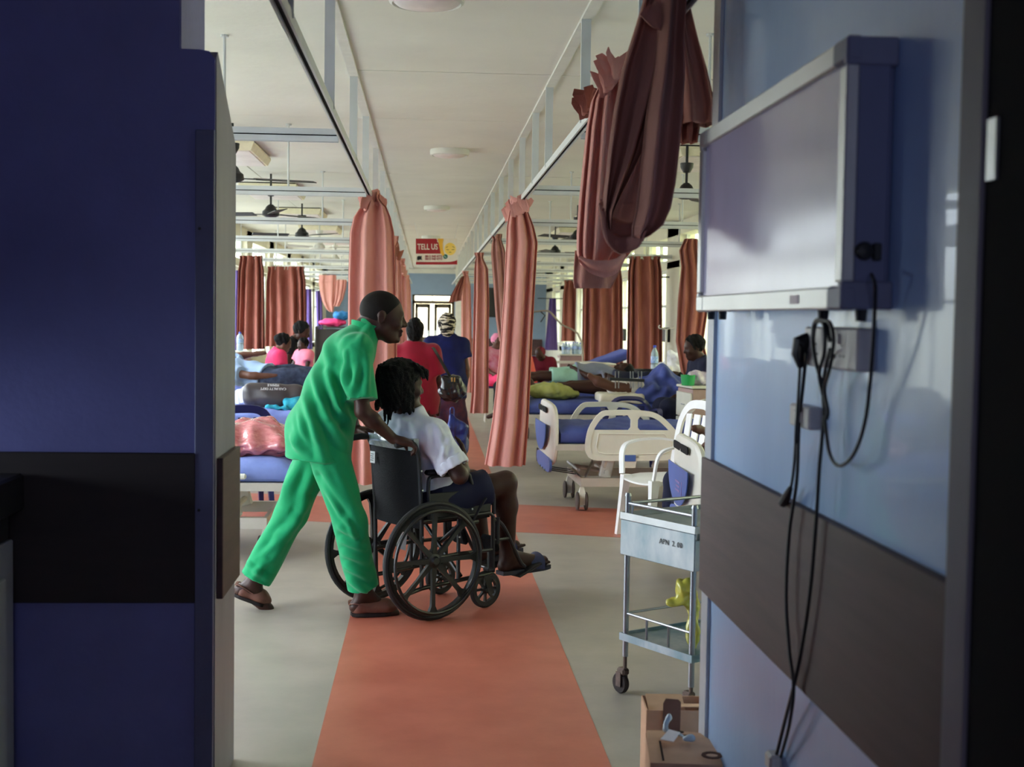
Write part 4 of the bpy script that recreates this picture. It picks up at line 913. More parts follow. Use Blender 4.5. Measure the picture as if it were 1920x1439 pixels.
# ------------------------------------------------------------------ wheelchair
WC = V(-.11, 6.83, 0); wrz = atan2(.57, .82); wd = V(cos(wrz), sin(wrz), 0); wnl = V(-sin(wrz), cos(wrz), 0)
def WL(x, y, z): return WC+wd*x+wnl*y+V(0, 0, z)
m_bk = M('black powder coat', (9, 9, 11), .42, 0, var=.1, coat=.1); m_rub = M('grey black rubber', (24, 24, 26), .6, var=.15)
m_uph = M('black nylon upholstery', (9, 9, 14), .8, var=.15, scale=5, bump=.3, bscale=180); m_wt = M('white sticker', (222, 224, 226), .5)
wc = thing('wheelchair', 'black folding wheelchair with eight spoke wheels carrying the patient in white', 'wheelchair', WC, wrz)
def spoked(r, w, hub, n, y, x, z, par, name, ph=0.0, sp=.012):
    rim = obj(name, MB().tube([(x+(r-.014)*cos(2*pi*i/48), y, z+(r-.014)*sin(2*pi*i/48)) for i in range(48)], .0155 if r > .2 else .014, 10, closed=True), m_rub, par)
    q = MB().tube([(x+(r-.036 if r > .2 else x*0+r-.028)*cos(2*pi*i/48), y, z+(r-.036 if r > .2 else r-.028)*sin(2*pi*i/48)) for i in range(48)], 1, sq=(w, .014), closed=True) if False else MB()
    ri = r-.034 if r > .2 else r-.026
    ring = []
    for i in range(48):
        a = 2*pi*i/48; ring.append([(x+(ri+dr_)*cos(a), y+dy, z+(ri+dr_)*sin(a)) for (dr_, dy) in ((-.008, -w/2), (.010, -w/2), (.010, w/2), (-.008, w/2))])
    ring.append(ring[0]); q.loft(ring)
    obj('rim', q, m_bk, rim)
    obj('hub', MB().lathe([(0, -w*.9), (hub*.5, -w*.9), (hub*.7, -w*.5), (hub, -w*.35), (hub, w*.35), (hub*.7, w*.5), (hub*.5, w*.9), (0, w*.9)], (x, y, z), 20, 'y'), m_bk, rim)
    for i in range(n):
        a = 2*pi*i/n+ph; c, s = cos(a), sin(a); d = V(c, 0, s); e = V(-s, 0, c); o_ = V(x, y, z)
        L = [(hub*.8, sp*1.25, w*.35), (ri*.5, sp*.8, w*.28), (ri*.86, sp, w*.30), (ri+.002, sp*2.6, w*.34)]
        obj('spoke', MB().loft([[o_+d*rr+e*u*ww+V(0, v_*hh, 0) for (u, v_) in ((-1, -1), (1, -1), (1, 1), (-1, 1))] for (rr, ww, hh) in L], True, True), m_bk, rim)
    return rim
for s_ in (-1, 1):
    w_ = spoked(.305, .030, .036, 8, s_*.28, 0, .305, wc, 'rear_wheel', ph=radians(2+s_*3))
    obj('push_rim', MB().tube([(.262*cos(2*pi*i/48), s_*.322, .305+.262*sin(2*pi*i/48)) for i in range(48)], .009, 8, closed=True), m_bk, w_)
    cw_ = spoked(.10, .026, .022, 8, s_*.205, .39, .10, wc, 'caster_wheel', sp=.006)
    obj('fork', MB().box((.40, s_*.205-.022, .125), (.035, .006, .11), Matrix.Rotation(-.3, 3, 'Y')).box((.40, s_*.205+.022, .125), (.035, .006, .11), Matrix.Rotation(-.3, 3, 'Y')).box((.415, s_*.205, .205), (.05, .05, .02), ch=.005).cyl((.42, s_*.205, .20), (.42, s_*.205, .31), .016, 12), m_bk, cw_)
    y = s_*.218
    back = smooth_path([(-.03, y, .16), (-.035, y, .5), (-.055, y, .8), (-.075, y, .885), (-.11, y, .905), (-.18, y, .90)], 6)
    fr = obj('side_frame', MB().tube(back, .0115, 10).tube([(-.17, y, .125), (-.03, y, .155), (.42, y, .185)], .0115, 10).tube([(-.03, y, .50), (.40, y, .51), (.425, y, .49), (.43, y, .19)], .0115, 10).tube([(.20, y, .165), (.20, y, .50)], .0105, 8).tube([(-.03, y, .30), (.2, y, .31), (.42, y, .31)], .0105, 8).cyl((0, y, .305), (0, s_*.28, .305), .012, 10), m_bk, wc)
    obj('handgrip', MB().tube([(-.095, y, .903), (-.13, y, .906), (-.19, y, .90), (-.20, y, .899)], [.0165, .018, .0175, .012], 12), m_rub, fr)
    arm = smooth_path([(.01, y, .50), (.005, y, .69), (.03, y, .725), (.12, y, .728), (.25, y, .725), (.275, y, .69), (.30, y, .652), (.40, y, .650), (.425, y, .63), (.43, y, .50)], 5)
    ar = obj('armrest_frame', MB().tube(arm, .0105, 10), m_bk, wc)
    obj('arm_pad', MB().box((.125, y, .748), (.27, .05, .026), ch=.009), m_uph, ar)
    sk_ = obj('skirt_guard', MB().box((.21, y, .575), (.40, .006, .13), ch=.002), m_bk, wc)
    obj('blue_plate', MB().box((.33, y+s_*.006, .612), (.055, .004, .052)), M('blue plastic badge', (30, 70, 190), .35), sk_, smooth=0)
    star = MB()
    for i in range(7):
        a = pi*i/7+.2; star.box((.33+.010*cos(a)*.4, y+s_*.0085, .612), (.034 if i % 2 else .022, .0012, .0022), Matrix.Rotation(a, 3, 'Y'))
    obj('badge_star', star, m_wt, sk_, smooth=0)
    for (bx, bz) in ((-.035, .55), (-.037, .66), (-.045, .76), (.20, .40), (.28, .54), (.40, .60), (-.03, .42)): obj('rivet', MB().lathe([(0, -.003), (.005, -.002), (.006, .004)], (bx, y+s_*.011, bz), 8, 'y'), m_alu, fr)
    obj('brake', MB().tube([(.28, y+s_*.02, .48), (.31, y+s_*.045, .56), (.34, y+s_*.05, .60)], .007, 8).tube([(.25, y+s_*.02, .47), (.31, y+s_*.02, .475)], .012, 8).tube([(.27, y+s_*.02, .46), (.235, y+s_*.06, .43)], .010, 8), m_bk, wc)
    fh = smooth_path([(.43, y, .47), (.47, y*.98, .455), (.52, y*.97, .40), (.62, y*.95, .23), (.66, y*.93, .19)], 5)
    ft = obj('footrest', MB().tube(fh, .0115, 10).tube([(.43, y, .36), (.46, y, .36), (.535, y*.97, .36)], .010, 8).cyl((.455, y, .34), (.455, y, .48), .015, 10), m_bk, wc)
    obj('foot_plate', MB().box((.71, s_*.125, .165), (.17, .15, .014), Matrix.Rotation(.35*-1, 3, 'Y'), ch=.004), m_bk, ft)
    obj('calf_pad', MB().box((.47, s_*.14, .33), (.035, .12, .09), Matrix.Rotation(-.3, 3, 'Y'), ch=.012), m_uph, ft)
def bowed(x0, z0, z1, bow, n=10, m_=8, th=.012, wy=.214):
    R_ = []
    for i in range(m_+1):
        z = z0+(z1-z0)*i/m_; lean = -.035-(max(0, z-.5))*.10
        f_ = [(x0+lean+bow*(1-(2*j/n-1)**2)*(1-.3*abs(2*i/m_-1)), -wy+2*wy*j/n, z) for j in range(n+1)]
        R_.append(f_+[(p[0]+th, p[1], p[2]) for p in reversed(f_)])
    return MB().loft(R_, True, True)
bk = obj('backrest', bowed(0, .46, .895, -.035), m_uph, wc)
obj('paper_label', MB().box((-.098, .150, .80), (.002, .045, .062)), m_wt, bk, smooth=0)
lb = MB()
for i in range(4): lb.box((-.1, .150+(.004 if i % 2 else 0), .817-.011*i), (.001, .026, .0035))
obj('label_print', lb, m_black, bk, smooth=0)
obj('plastic_band', bowed(-.008, .862, .925, -.028, th=.030), M('clear plastic pocket', (176, 190, 192), .12, coat=.7, bump=.5, bscale=24, rgb2=(120, 134, 138), scale=20), bk)
obj('seat_sling', MB().loft([[(x, -.21+.42*j/8, .505-.03*(1-(2*j/8-1)**2)) for j in range(9)]+[(x, .21-.42*j/8, .485-.03*(1-(2*(8-j)/8-1)**2)) for j in range(9)] for x in (-.02, .1, .25, .41)], True, True), m_uph, wc)
obj('cross_brace', MB().tube([(.22, -.215, .19), (.22, .215, .49)], .011, 8).tube([(.245, .215, .19), (.245, -.215, .49)], .011, 8), m_bk, wc)
obj('hanging_tag', MB().prism([(-.025, 0), (.03, 0), (.018, -.11), (-.035, -.10)], .002, (V(-.045, -.06, .44), V(.5, -.85, 0), V(0, 0, 1), V(.85, .5, 0))), M('cloudy plastic tag', (190, 196, 190), .3, alpha=.75), wc, smooth=0)
# ------------------------------------------------------------------ beds
m_sheet = M('blue sheet', (66, 76, 140), .7, rgb2=(82, 94, 158), scale=6, bump=.25, bscale=12); m_sheetL = M('light blue sheet', (112, 128, 196), .7, rgb2=(134, 150, 212), scale=6, bump=.2, bscale=12)
m_bedw = M('cream bed plastic', (224, 220, 208), .4, var=.04); m_bedb = M('blue bed insert', (72, 100, 170), .4, var=.06); m_fr = M('beige bed frame', (196, 188, 176), .4, .1, var=.06); m_tyre = M('brown caster tyre', (62, 48, 42), .6)
m_navy = M('navy plastic', (26, 30, 84), .35, var=.08); m_chw = M('white garden plastic', (236, 236, 236), .35, var=.03)
def cloth_top(L0, L1, w, z, name_seed=0, th=.13, ripple=.006, drop=.0, lift=None):
    """mattress with soft edges and a wrinkled sheet"""
    nx, ny = 44, 18; r = random.Random(name_seed); ph = [r.uniform(0, 6) for _ in range(6)]
    top = []
    def zf(x, y):
        q = ripple*(sin(9*x+3*y+ph[0])+sin(17*x-7*y+ph[1])*.6+sin(31*x+19*y+ph[2])*.4+abs(sin(13*(x+.8*y)+ph[3]))*.8)
        return z+q+(lift(x) if lift else 0)
    rings = []
    for i in range(nx+1):
        x = L0+(L1-L0)*i/nx; ex = min(i, nx-i); sh = .035*(1-min(ex, 2)/2.0); zl = (lift(x) if lift else 0)
        rg = []
        for j in range(ny+1):
            y = -w/2+w*j/ny; e = min(j, ny-j); rg.append((x, y, zf(x, y)-(.03 if e == 0 else .006 if e == 1 else 0)-sh))
        rg += [(x, w/2+.006, z-th*.4+zl), (x, w/2+.004, z-th*.8+zl), (x, w/2-.02, z-th+zl), (x, -w/2+.02, z-th+zl), (x, -w/2-.004, z-th*.8+zl), (x, -w/2-.006, z-th*.4+zl)]
        rings.append(rg)
    return MB().loft(rings, True, True)
def board_mb(h0, h1, w, x0, th, bul=.03, top=.0):
    """moulded bed end: rounded shield outline in the y-z plane"""
    P = []
    for (y, z) in [(-.30, 0), (-.40, .04), (-.47, .16), (-.475, .30), (-.45, .42), (-.36, .49), (-.18, .515), (0, .52)]: P.append((y*w/.95, h0+z/.52*(h1-h0)))
    P = P+[(-a, b) for (a, b) in reversed(P[:-1])]
    P = [tuple(q[:2]) for q in smooth_path([(p[0], p[1], 0) for p in P], 3)]
    c = (0, (h0+h1)/2)
    def ring(s, x): return [(x+bul*(1-abs(c[0]+(p[0]-c[0])*s)/(w/2))*1.0, c[0]+(p[0]-c[0])*s, c[1]+(p[1]-c[1])*s) for p in P]
    sg = 1 if th > 0 else -1
    return MB().loft([ring(.0, x0-sg*.010), ring(.5, x0-sg*.006), ring(.9, x0), ring(.97, x0+sg*.004), ring(1, x0+th*.3), ring(1, x0+th*.7), ring(.97, x0+th-sg*.004), ring(.9, x0+th), ring(0, x0+th)], True, False), P
def rail_mb(x0, x1, y, z0, z1, par, flip=False, label=None):
    w, h = x1-x0, z1-z0
    if not flip: O = [(.03, .05), (0, .22), (.03, .62), (.14, .95), (.26, 1), (.55, 1), (.74, .93), (.9, .66), (1, .36), (.99, .12), (.9, .02), (.5, 0), (.12, 0)]
    else: O = [(1-a, b) for (a, b) in [(.03, .05), (0, .22), (.03, .62), (.14, .95), (.26, 1), (.55, 1), (.74, .93), (.9, .66), (1, .36), (.99, .12), (.9, .02), (.5, 0), (.12, 0)]]
    P = [(x0+a*w, y, z0+b*h) for (a, b) in O]
    Pc = smooth_path(P+[P[0]], 4)[:-1]
    r = obj('side_rail', MB().tube(Pc, 1, sq=(.030, .042), closed=True), m_bedw, par)
    lo = [(x0+a*w, z0+min(b, .62)*h) for (a, b) in O]
    obj('rail_panel', MB().prism([(p[0], p[1]) for p in lo], .016, (V(0, y-.008, 0), V(1, 0, 0), V(0, 0, 1), V(0, 1, 0))), m_bedw, r, smooth=0)
    ins = [(x0+w/2+(p[0]-x0-w/2)*.82, z0+h*.31+(p[1]-z0-h*.31)*.72) for p in lo]
    obj('panel_bead', MB().tube([(p[0], y-.011, p[1]) for p in ins], .006, 6, closed=True).tube([(p[0], y+.011, p[1]) for p in ins], .006, 6, closed=True), m_bedw, r)
    xm = x0+(w*.50 if not flip else w*.50)
    obj('rail_post', MB().loft([[(xm-.028-k_, y-.012, z), (xm+.028+k_, y-.012, z), (xm+.028+k_, y+.012, z), (xm-.028-k_, y+.012, z)] for (z, k_) in ((z0+h*.58, .03), (z0+h*.68, .0), (z0+h*.85, .0), (z0+h*.97, .03))], True, True), m_bedw, r)
    return r
def bed(loc, rz, label, top=.68, sheet=None, detail=2, head=True, lift=None, seed=0, rails=True, L=2.02, foot=True):
    t = thing('hospital_bed', label, 'bed', loc, rz, 'hospital beds'); W_ = .90
    if foot:
        mb, P = board_mb(.36, .87, .95, -.03, .045, -.035); fb = obj('foot_board', mb, m_bedw, t)
        obj('blue_insert', MB().prism([(.34, .69), (-.34, .69)]+[(-.34*cos(pi*i/14), .66-.20*sin(pi*i/14)) for i in range(15)], .006, (V(-.076, 0, 0), V(0, 1, 0), V(0, 0, 1), V(-1, 0, 0))).prism([(p[0]*.9, .30+(p[1]-.36)*.25) for p in P], .02, (V(-.035, 0, 0), V(0, 1, 0), V(0, 0, 1), V(-1, 0, 0))), m_bedb, fb)
        obj('grip_slot', MB().prism(rrect(.5, .045, .02, 3, 0, .80), .006, (V(-.062, 0, 0), V(0, 1, 0), V(0, 0, 1), V(-1, 0, 0))), m_dark, fb)
    if head:
        mb, P = board_mb(.36, .95, .95, L+.03, .045, .035); obj('head_board', mb, m_bedw, t)
    mt_ = obj('mattress', cloth_top(.03, L-.02, W_, top, seed, lift=lift, ripple=.012 if detail > 1 else .007), sheet or m_sheet, t, smooth=60)
    z = top-.16
    obj('deck_frame', MB().tube([(0, -.45, z), (L, -.45, z), (L, .45, z), (0, .45, z)], 1, sq=(.05, .05), closed=True).box((L/2, 0, z+.01), (L-.05, .86, .02)), m_fr, t, smooth=0)
    if detail > 0:
        obj('base_frame', MB().tube([(.22, -.36, .23), (L-.2, -.36, .23), (L-.2, .36, .23), (.22, .36, .23)], 1, sq=(.06, .07), closed=True), m_fr, t, smooth=0)
        for x in (.45, L-.5):
            obj('lift_arm', MB().box((x, -.25, (z+.23)/2), (.10, .05, z-.26), Matrix.Rotation(.25, 3, 'Y'), ch=.01).box((x, .25, (z+.23)/2), (.10, .05, z-.26), Matrix.Rotation(.25, 3, 'Y'), ch=.01).cyl((x-.02, -.3, .3), (x-.02, .3, .3), .02, 10), m_bedw, t)
        for x in (.22, L-.2):
            for y in (-.36, .36):
                c = obj('caster', MB().loft([[(x+a*k_, y+b*q, zz) for (a, b) in ((-.03, -.026), (.03, -.026), (.03, .026), (-.03, .026))] for (zz, k_, q) in ((.045, .9, 1.0), (.10, 1.0, 1.0), (.135, 1.2, 1.1), (.15, .8, .8), (.19, .5, .5))], True, True), m_bedw, t)
                for s_ in (-1, 1): obj('wheel', MB().lathe([(0, -.011), (.06, -.011), (.071, -.008), (.075, 0), (.071, .008), (.06, .011), (0, .011)], (x+s_*.034, y, .076), 20, 'x'), m_tyre, c)
    if detail > 1:
        for k_ in range(3):
            obj('pedal', MB().tube([(.2, -.15+.15*k_, .27), (.0, -.15+.15*k_, .30)], 1, sq=(.015, .008)).lathe([(0, -.008), (.03, -.008), (.034, 0), (.03, .008), (0, .008)], (-.03, -.15+.15*k_, .305), 14), m_black, t)
        cb = obj('control_box', MB().loft([[(.58+a, -.475+b, zz) for (a, b) in ((-.07, -.03), (.07, -.03), (.07, .03), (-.07, .03))] for zz in (.44, .50)]+[[(.58+a*.9, -.475+b, .36) for (a, b) in ((-.07, -.02), (.05, -.02), (.05, .02), (-.07, .02))]], True, True), m_bedw, t, smooth=0)
        obj('blue_display', MB().box((.58, -.508, .44), (.09, .004, .05)), m_bedb, cb, smooth=0)
        for x in (.42, .82): obj('rail_bracket', MB().tube([(x-.04, -.44, .36), (x, -.47, .50)], 1, sq=(.05, .02)), m_fr, t, smooth=0)
        obj('crank_tube', MB().tube([(.2, -.3, .32), (.2, .3, .32)], .014, 8).tube([(.2, 0, .32), (.45, 0, .28)], .02, 8).tube([(.22, -.33, .2), (.35, -.05, .36)], .012, 8), m_alu, t)
    if rails:
        rail_mb(.24, .98, -.49, .44, .80, t, label='x'); rail_mb(.24, .98, .49, .44, .80, t)
        if detail > 1: rail_mb(1.2, 1.85, -.49, .44, .84, t, True); rail_mb(1.2, 1.85, .49, .44, .84, t, True)
    return t
b1 = bed((1.03, 10.75, 0), .035, 'cream hospital bed with blue mattress, footboard edge on, beside the white chair', seed=1)
b0 = bed((1.56, 7.55, 0), -.03, 'cream hospital bed with blue footboard insert partly hidden by the lobby wall', detail=1, rails=False, seed=2)
fd_ = [c for c in b0.children if c.name.startswith('foot_board')][0]
obj('print', MB().box((-.083, -.02, .60), (.002, .16, .012)).box((-.083, -.03, .575), (.002, .12, .012)).box((-.083, -.02, .55), (.002, .15, .012)).box((-.083, -.16, .57), (.002, .012, .09)), M('faint pink print', (150, 124, 176), .5), fd_, smooth=0)
b2 = bed((1.02, 13.6, 0), 0, 'blue hospital bed of the patient under the blanket tent', detail=1, rails=False, seed=3, top=.70)
b3 = bed((1.05, 16.9, 0), 0, 'hospital bed with the dark legged patient in green shorts', detail=1, rails=False, seed=4, top=.68)
b4 = bed((1.25, 20.6, 0), 0, 'far blue hospital bed with raised head end left of the grey locker', detail=1, rails=False, seed=5, top=.70, lift=lambda x: max(0, x-.9)*.35)
rail_mb(.35, 1.9, -.5, .52, .86, b4)
l1 = bed((-.78, 8.62, 0), pi, 'hospital bed behind the man in green carrying the pink plastic wrapped bundle', detail=1, rails=False, foot=False, seed=6, top=.63, sheet=m_sheetL)
l2 = bed((-.86, 11.9, 0), pi, 'hospital bed with light blue sheet and the black pillow', detail=1, rails=False, foot=False, seed=7, top=.70, sheet=m_sheetL)
l3 = bed((-.95, 15.2, 0), pi, 'hospital bed of the reclining person in jeans on the left', detail=1, rails=False, seed=8, top=.70, sheet=m_sheetL, lift=lambda x: max(0, x-1.1)*.5)
l4 = bed((-.95, 19.6, 0), pi, 'far left hospital bed behind the seated family', detail=0, rails=False, seed=9)
# foot end fittings of the nearest left bed
q = l1
obj('blue_bumper', MB().box((-.06, -.38, .42), (.16, .06, .035), ch=.012), m_bedb, q)
rb = obj('lowered_rail', MB().box((.62, .50, .60-.06), (.60, .03, .035), ch=.01).box((1.0, .50, .46), (.7, .026, .10), ch=.01), m_bedw, q)
obj('blue_panel', MB().box((1.0, .52, .46), (.68, .01, .085)), m_bedb, rb, smooth=0)
# plastic chairs
def plastic_chair(loc, rz, mt, label, high=.90):
    """monobloc chair: seat forward is +x"""
    t = thing('plastic_chair', label, 'chair', loc, rz, 'plastic chairs'); sh = .44
    N_ = 12; rings = []
    for i in range(9):
        x = -.20+.42*i/8; rg = []
        for j in range(N_+1):
            v_ = 2*j/N_-1; rg.append((x, v_*(.21+.015*i/8), sh-.018*(1-v_*v_)-(.02*(i/8)**4 if i > 5 else 0)))
        rings.append(rg+[(p[0], p[1], p[2]-.012-(.02 if k_ in (0, N_) else 0)) for k_, p in reversed(list(enumerate(rg)))])
    obj('seat', MB().loft(rings, True, True), mt, t, smooth=50)
    for (x, y, fx, fy) in ((.19, -.20, .04, -.03), (.19, .20, .04, .03), (-.19, -.20, -.07, -.03), (-.19, .20, -.07, .03)):
        obj('leg', MB().loft([[(x+fx*u+a*k_, y+fy*u+b*k_, sh*(1-u)-.005*(1-u)) for (a, b) in ((-.026, -.022), (.026, -.022), (.026, .022), (-.026, .022))] for (u, k_) in ((0, 1.25), (.25, 1.0), (.7, .85), (1, .75))], True, True), mt, t, smooth=20)
    A_ = [(-.20, -.215, sh), (-.235, -.225, sh+.18), (-.27, -.215, high-.12), (-.29, -.13, high-.01), (-.30, 0, high+.01)]
    arch = smooth_path(A_+[(x, -y, z) for (x, y, z) in reversed(A_[:-1])], 5)
    bk_ = obj('backrest', MB().tube(arch, 1, sq=(.062, .020)), mt, t, smooth=40)
    for y in (-.105, .0, .105): obj('splat', MB().tube([(-.20, y*.8, sh-.005), (-.238, y, sh+.2), (-.275, y*1.05, high-.06)], 1, sq=(.070 if y else .08, .010)), mt, bk_, smooth=40)
    for s_ in (-1, 1):
        obj('armrest', MB().tube(smooth_path([(-.25, s_*.225, sh+.22), (-.10, s_*.265, sh+.24), (.10, s_*.27, sh+.225), (.19, s_*.255, sh+.17), (.21, s_*.225, sh+.0)], 5), 1, sq=(.045, .014)), mt, t, smooth=40)
    return t
chp = PY(1232, 870, 9.1)
ch1 = plastic_chair((chp.x+.05, 9.12, 0), pi+.35, m_chw, 'white plastic garden chair between the beds by the trolley', high=.93)
ch2 = plastic_chair((PY(1182, 760, 12.4).x, 12.35, 0), -pi/2-.1, m_navy, 'navy plastic chair beyond the nearest full bed on the right', high=.76)
ch3 = plastic_chair((PY(438, 800, 10.2).x+.03, 10.2, 0), pi/2+.3, m_navy, 'navy plastic chair at the left door wall between two beds', high=.82)
obj('side_print', text_mesh('NORWA', .045, frame_mtx(V(-.29, -.02, .66), V(0, 0, 1), V(0, 1, 0), V(-1, 0, 0)), .001), m_wt, ch3)
# lockers
m_lock = M('cream locker enamel', (206, 204, 190), .45, var=.05); m_locks = M('pinkish wood side', (168, 138, 132), .5)
def locker(loc, rz, label, h=.86, w=.44, d=.42):
    t = thing('bedside_locker', label, 'locker', loc, rz, 'bedside lockers')
    obj('carcass', MB().box((0, 0, (h-.03)/2+.03), (d, w, h-.09), ch=.004), m_locks, t); obj('top', MB().box((0, 0, h-.012), (d+.03, w+.03, .024), ch=.006), m_lock, t)
    zz = [h-.06, h-.30, h-.54, .08]
    for i in range(3):
        dr_ = obj('drawer', MB().box((-d/2-.009, 0, (zz[i]+zz[i+1])/2), (.018, w-.01, zz[i]-zz[i+1]-.012), ch=.004), m_lock, t)
        obj('pull', MB().tube(smooth_path([(-d/2-.02, -.04, (zz[i]+zz[i+1])/2), (-d/2-.04, 0, (zz[i]+zz[i+1])/2+.005), (-d/2-.02, .04, (zz[i]+zz[i+1])/2)], 4), .005, 6), m_alu, dr_)
    for y in (-1, 1):
        for x in (-1, 1): obj('foot', MB().cyl((x*(d/2-.04), y*(w/2-.04), 0), (x*(d/2-.04), y*(w/2-.04), .05), .018, 8), m_black, t)
    return t
lk1 = locker((PY(1284, 715, 12.2).x+.21, 12.2, 0), .12, 'cream drawer locker by the seated man at the light box edge', h=.93)
lk2 = locker((PY(1096, 676, 19.4).x+.2, 19.4, 0), .1, 'small cream locker in front of the wide rust curtain', h=.88)
lk3 = locker((PY(1212, 698, 15.3).x+.30, 15.3, 0), .1, 'cream locker carrying the tall water bottle', h=.88, w=.5, d=.6)
lk4 = locker((PY(1048, 661, 23.5).x+.2, 23.5, 0), 0, 'far locker crowded with small water bottles', h=.89, w=.5, d=.4)
lk5 = locker((PY(444, 662, 17.2).x-.02, 17.4, 0), 0, 'locker with blue capped bottle at the left door wall', h=1.05, w=.4, d=.3)
m_pet = M('clear bottle plastic', (176, 200, 214), .1, var=.05, coat=.6, alpha=.55); m_lab = M('blue bottle label', (60, 120, 210), .4, rgb2=(200, 220, 240), scale=30); m_capb = M('blue bottle cap', (30, 60, 190), .4)
def bottle(p, h, label, group=None, r=.04, cap=m_capb, body=m_pet):
    t = thing('water_bottle', label, 'bottle', p, 0, group)
    obj('body', MB().lathe([(0, 0), (r*.9, .002), (r, .01), (r, h*.34), (r*.92, h*.37), (r, h*.40), (r, h*.68), (r*.85, h*.78), (r*.4, h*.90), (r*.33, h*.94), (0, h*.94)], n=16), body, t)
    obj('label_band', MB().lathe([(r*1.01, h*.42), (r*1.02, h*.43), (r*1.02, h*.63), (r*1.01, h*.64)], n=16, cap=False), m_lab, t)
    obj('cap', MB().lathe([(r*.38, h*.92), (r*.4, h*.93), (r*.4, h*.99), (r*.3, h), (0, h)], n=12), cap, t); return t
z3 = .88
bottle(PZ(1227, 694, z3+.005)*0+V(PY(1227, 690, 15.25).x, 15.25, .88), .36, 'tall clear water bottle with blue label on the locker by the cream pier', r=.045)
bottle(V(PY(450, 662, 17.35).x, 17.35, 1.05), .25, 'clear water bottle with blue cap at the left door wall', r=.045)
for i, (px, h) in enumerate(((1056, .20), (1061, .22), (1066, .20), (1075, .22), (1079, .23), (1083, .22), (1087, .21))):
    bottle(V(PY(px, 655, 23.5).x-.0, 23.45+.05*(i % 2), .89), h, ('leftmost', 'second from the left', 'third from the left', 'middle', 'third from the right', 'second from the right', 'rightmost')[i]+' small clear water bottle on the far crowded locker', 'water bottles on the far locker', r=.033)
tag(obj('black_bowl', MB().lathe([(0, 0), (.13, .003), (.15, .08), (.145, .082), (.12, .012), (0, .01)], (PY(1212, 692, 15.1).x, 15.1, .88), 24), m_black), 'black plastic bowl left of the tall water bottle', 'bowl')
tag(obj('orange_cup', MB().lathe([(0, 0), (.035, .002), (.045, .09), (.042, .09), (.033, .008), (0, .006)], (PY(1236, 692, 15.2).x, 15.2, .88), 16), M('orange plastic', (232, 140, 40), .4)), 'orange plastic cup right of the tall water bottle', 'cup')
tag(obj('green_tub', MB().lathe([(0, 0), (.06, .002), (.07, .10), (.066, .10), (.055, .008), (0, .006)], (PY(1290, 712, 12.1).x, 12.1, .93), 18), M('green plastic', (30, 150, 80), .4)), 'green plastic tub on the locker by the seated man', 'tub')
g = SDF((2.4, 11.9, .9), (2.9, 12.5, 1.25), .012); pc = V(PY(1314, 705, 12.2).x, 12.2, .99); g.ell(pc, (.12, .10, .07), k=.03); g.ell(pc+V(-.06, 0, .02), (.06, .07, .06), k=.03)
tag(obj('plastic_bag', g.mesh('plastic_bag', noise=.008, nscale=25), M('crinkled clear bag', (206, 200, 210), .15, coat=.5, rgb2=(170, 150, 180), scale=20), smooth=0), 'crinkled whitish plastic bag on the locker by the seated man', 'bag')
# drip stand, lifting pole, television
p = PY(1249, 640, 16.4); t = thing('drip_stand', 'cream drip stand with two hooks in front of the cream pier', 'drip stand', (p.x, 16.4, 0))
obj('pole', MB().cyl((0, 0, .06), (0, 0, 1.42), .014, 10), m_bedw, t)
for s_ in (-1, 1): obj('hook', MB().tube(smooth_path([(0, 0, 1.42), (s_*.05, 0, 1.43), (s_*.085, 0, 1.43), (s_*.10, 0, 1.455), (s_*.08, 0, 1.47)], 4), .008, 6), m_bedw, t)
obj('base', MB().tube([(-.25, 0, .04), (.25, 0, .04)], .014, 8).tube([(0, -.25, .04), (0, .25, .04)], .014, 8), m_bedw, t)
for i in range(4): obj('caster', MB().lathe([(0, -.01), (.022, -.01), (.025, 0), (.022, .01), (0, .01)], (.25*cos(i*pi/2), .25*sin(i*pi/2), .025), 10, 'y'), m_black, t)
Y = 21.6; t = thing('lifting_pole', 'bent cream lifting pole with hanging grip over a far right bed', 'lifting pole', (PY(1052, 610, Y).x+.35, Y, 0))
pp = [PY(984, 587, Y), PY(1022, 583, Y), PY(1034, 588, Y), PY(1052, 608, Y)]; b_ = V(t.location.x, Y, 1.15)
obj('tube', MB().tube(smooth_path(pp+[b_, V(t.location.x, Y, .0)], 4), .016, 8), M('grey beige tube', (150, 136, 122), .4, .3), t, world=True)
h_ = PY(1014, 585, Y); obj('grip', MB().tube([h_, h_+V(.07, 0, -.06), h_+V(0, 0, -.17)], 1, sq=(.03, .02)), m_black, t, world=True)
Y = 39.6; a = PY(917, 540, Y); c = PY(933, 595, Y); t = thing('television', 'black wall television left of the tall right aisle curtain', 'television', ((a.x+c.x)/2, Y, (a.z+c.z)/2))
obj('screen', MB().box((0, 0, 0), (c.x-a.x+.5, .06, a.z-c.z), ch=.01), m_black, t); obj('bezel', MB().tube([(-(c.x-a.x+.5)/2, -.032, -(a.z-c.z)/2), ((c.x-a.x+.5)/2, -.032, -(a.z-c.z)/2), ((c.x-a.x+.5)/2, -.032, (a.z-c.z)/2), (-(c.x-a.x+.5)/2, -.032, (a.z-c.z)/2)], .014, 6, closed=True), M('dark grey bezel', (40, 40, 44), .4), t); obj('bracket', MB().box((0, .2, 0), (.2, .38, .2)), m_black, t)
for (px, y_, lb) in ((1169, 22.9, 'left'), (1249, 19.7, 'right')):
    p = PX(px, 628, XR-.03); tag(obj('wall_switch_box', MB().box((XR-.03, p.y, p.z), (.06, .34, .22), ch=.01), m_black), 'black switch box on the window pier, %s one of the two on the right wall' % lb, 'switch box')
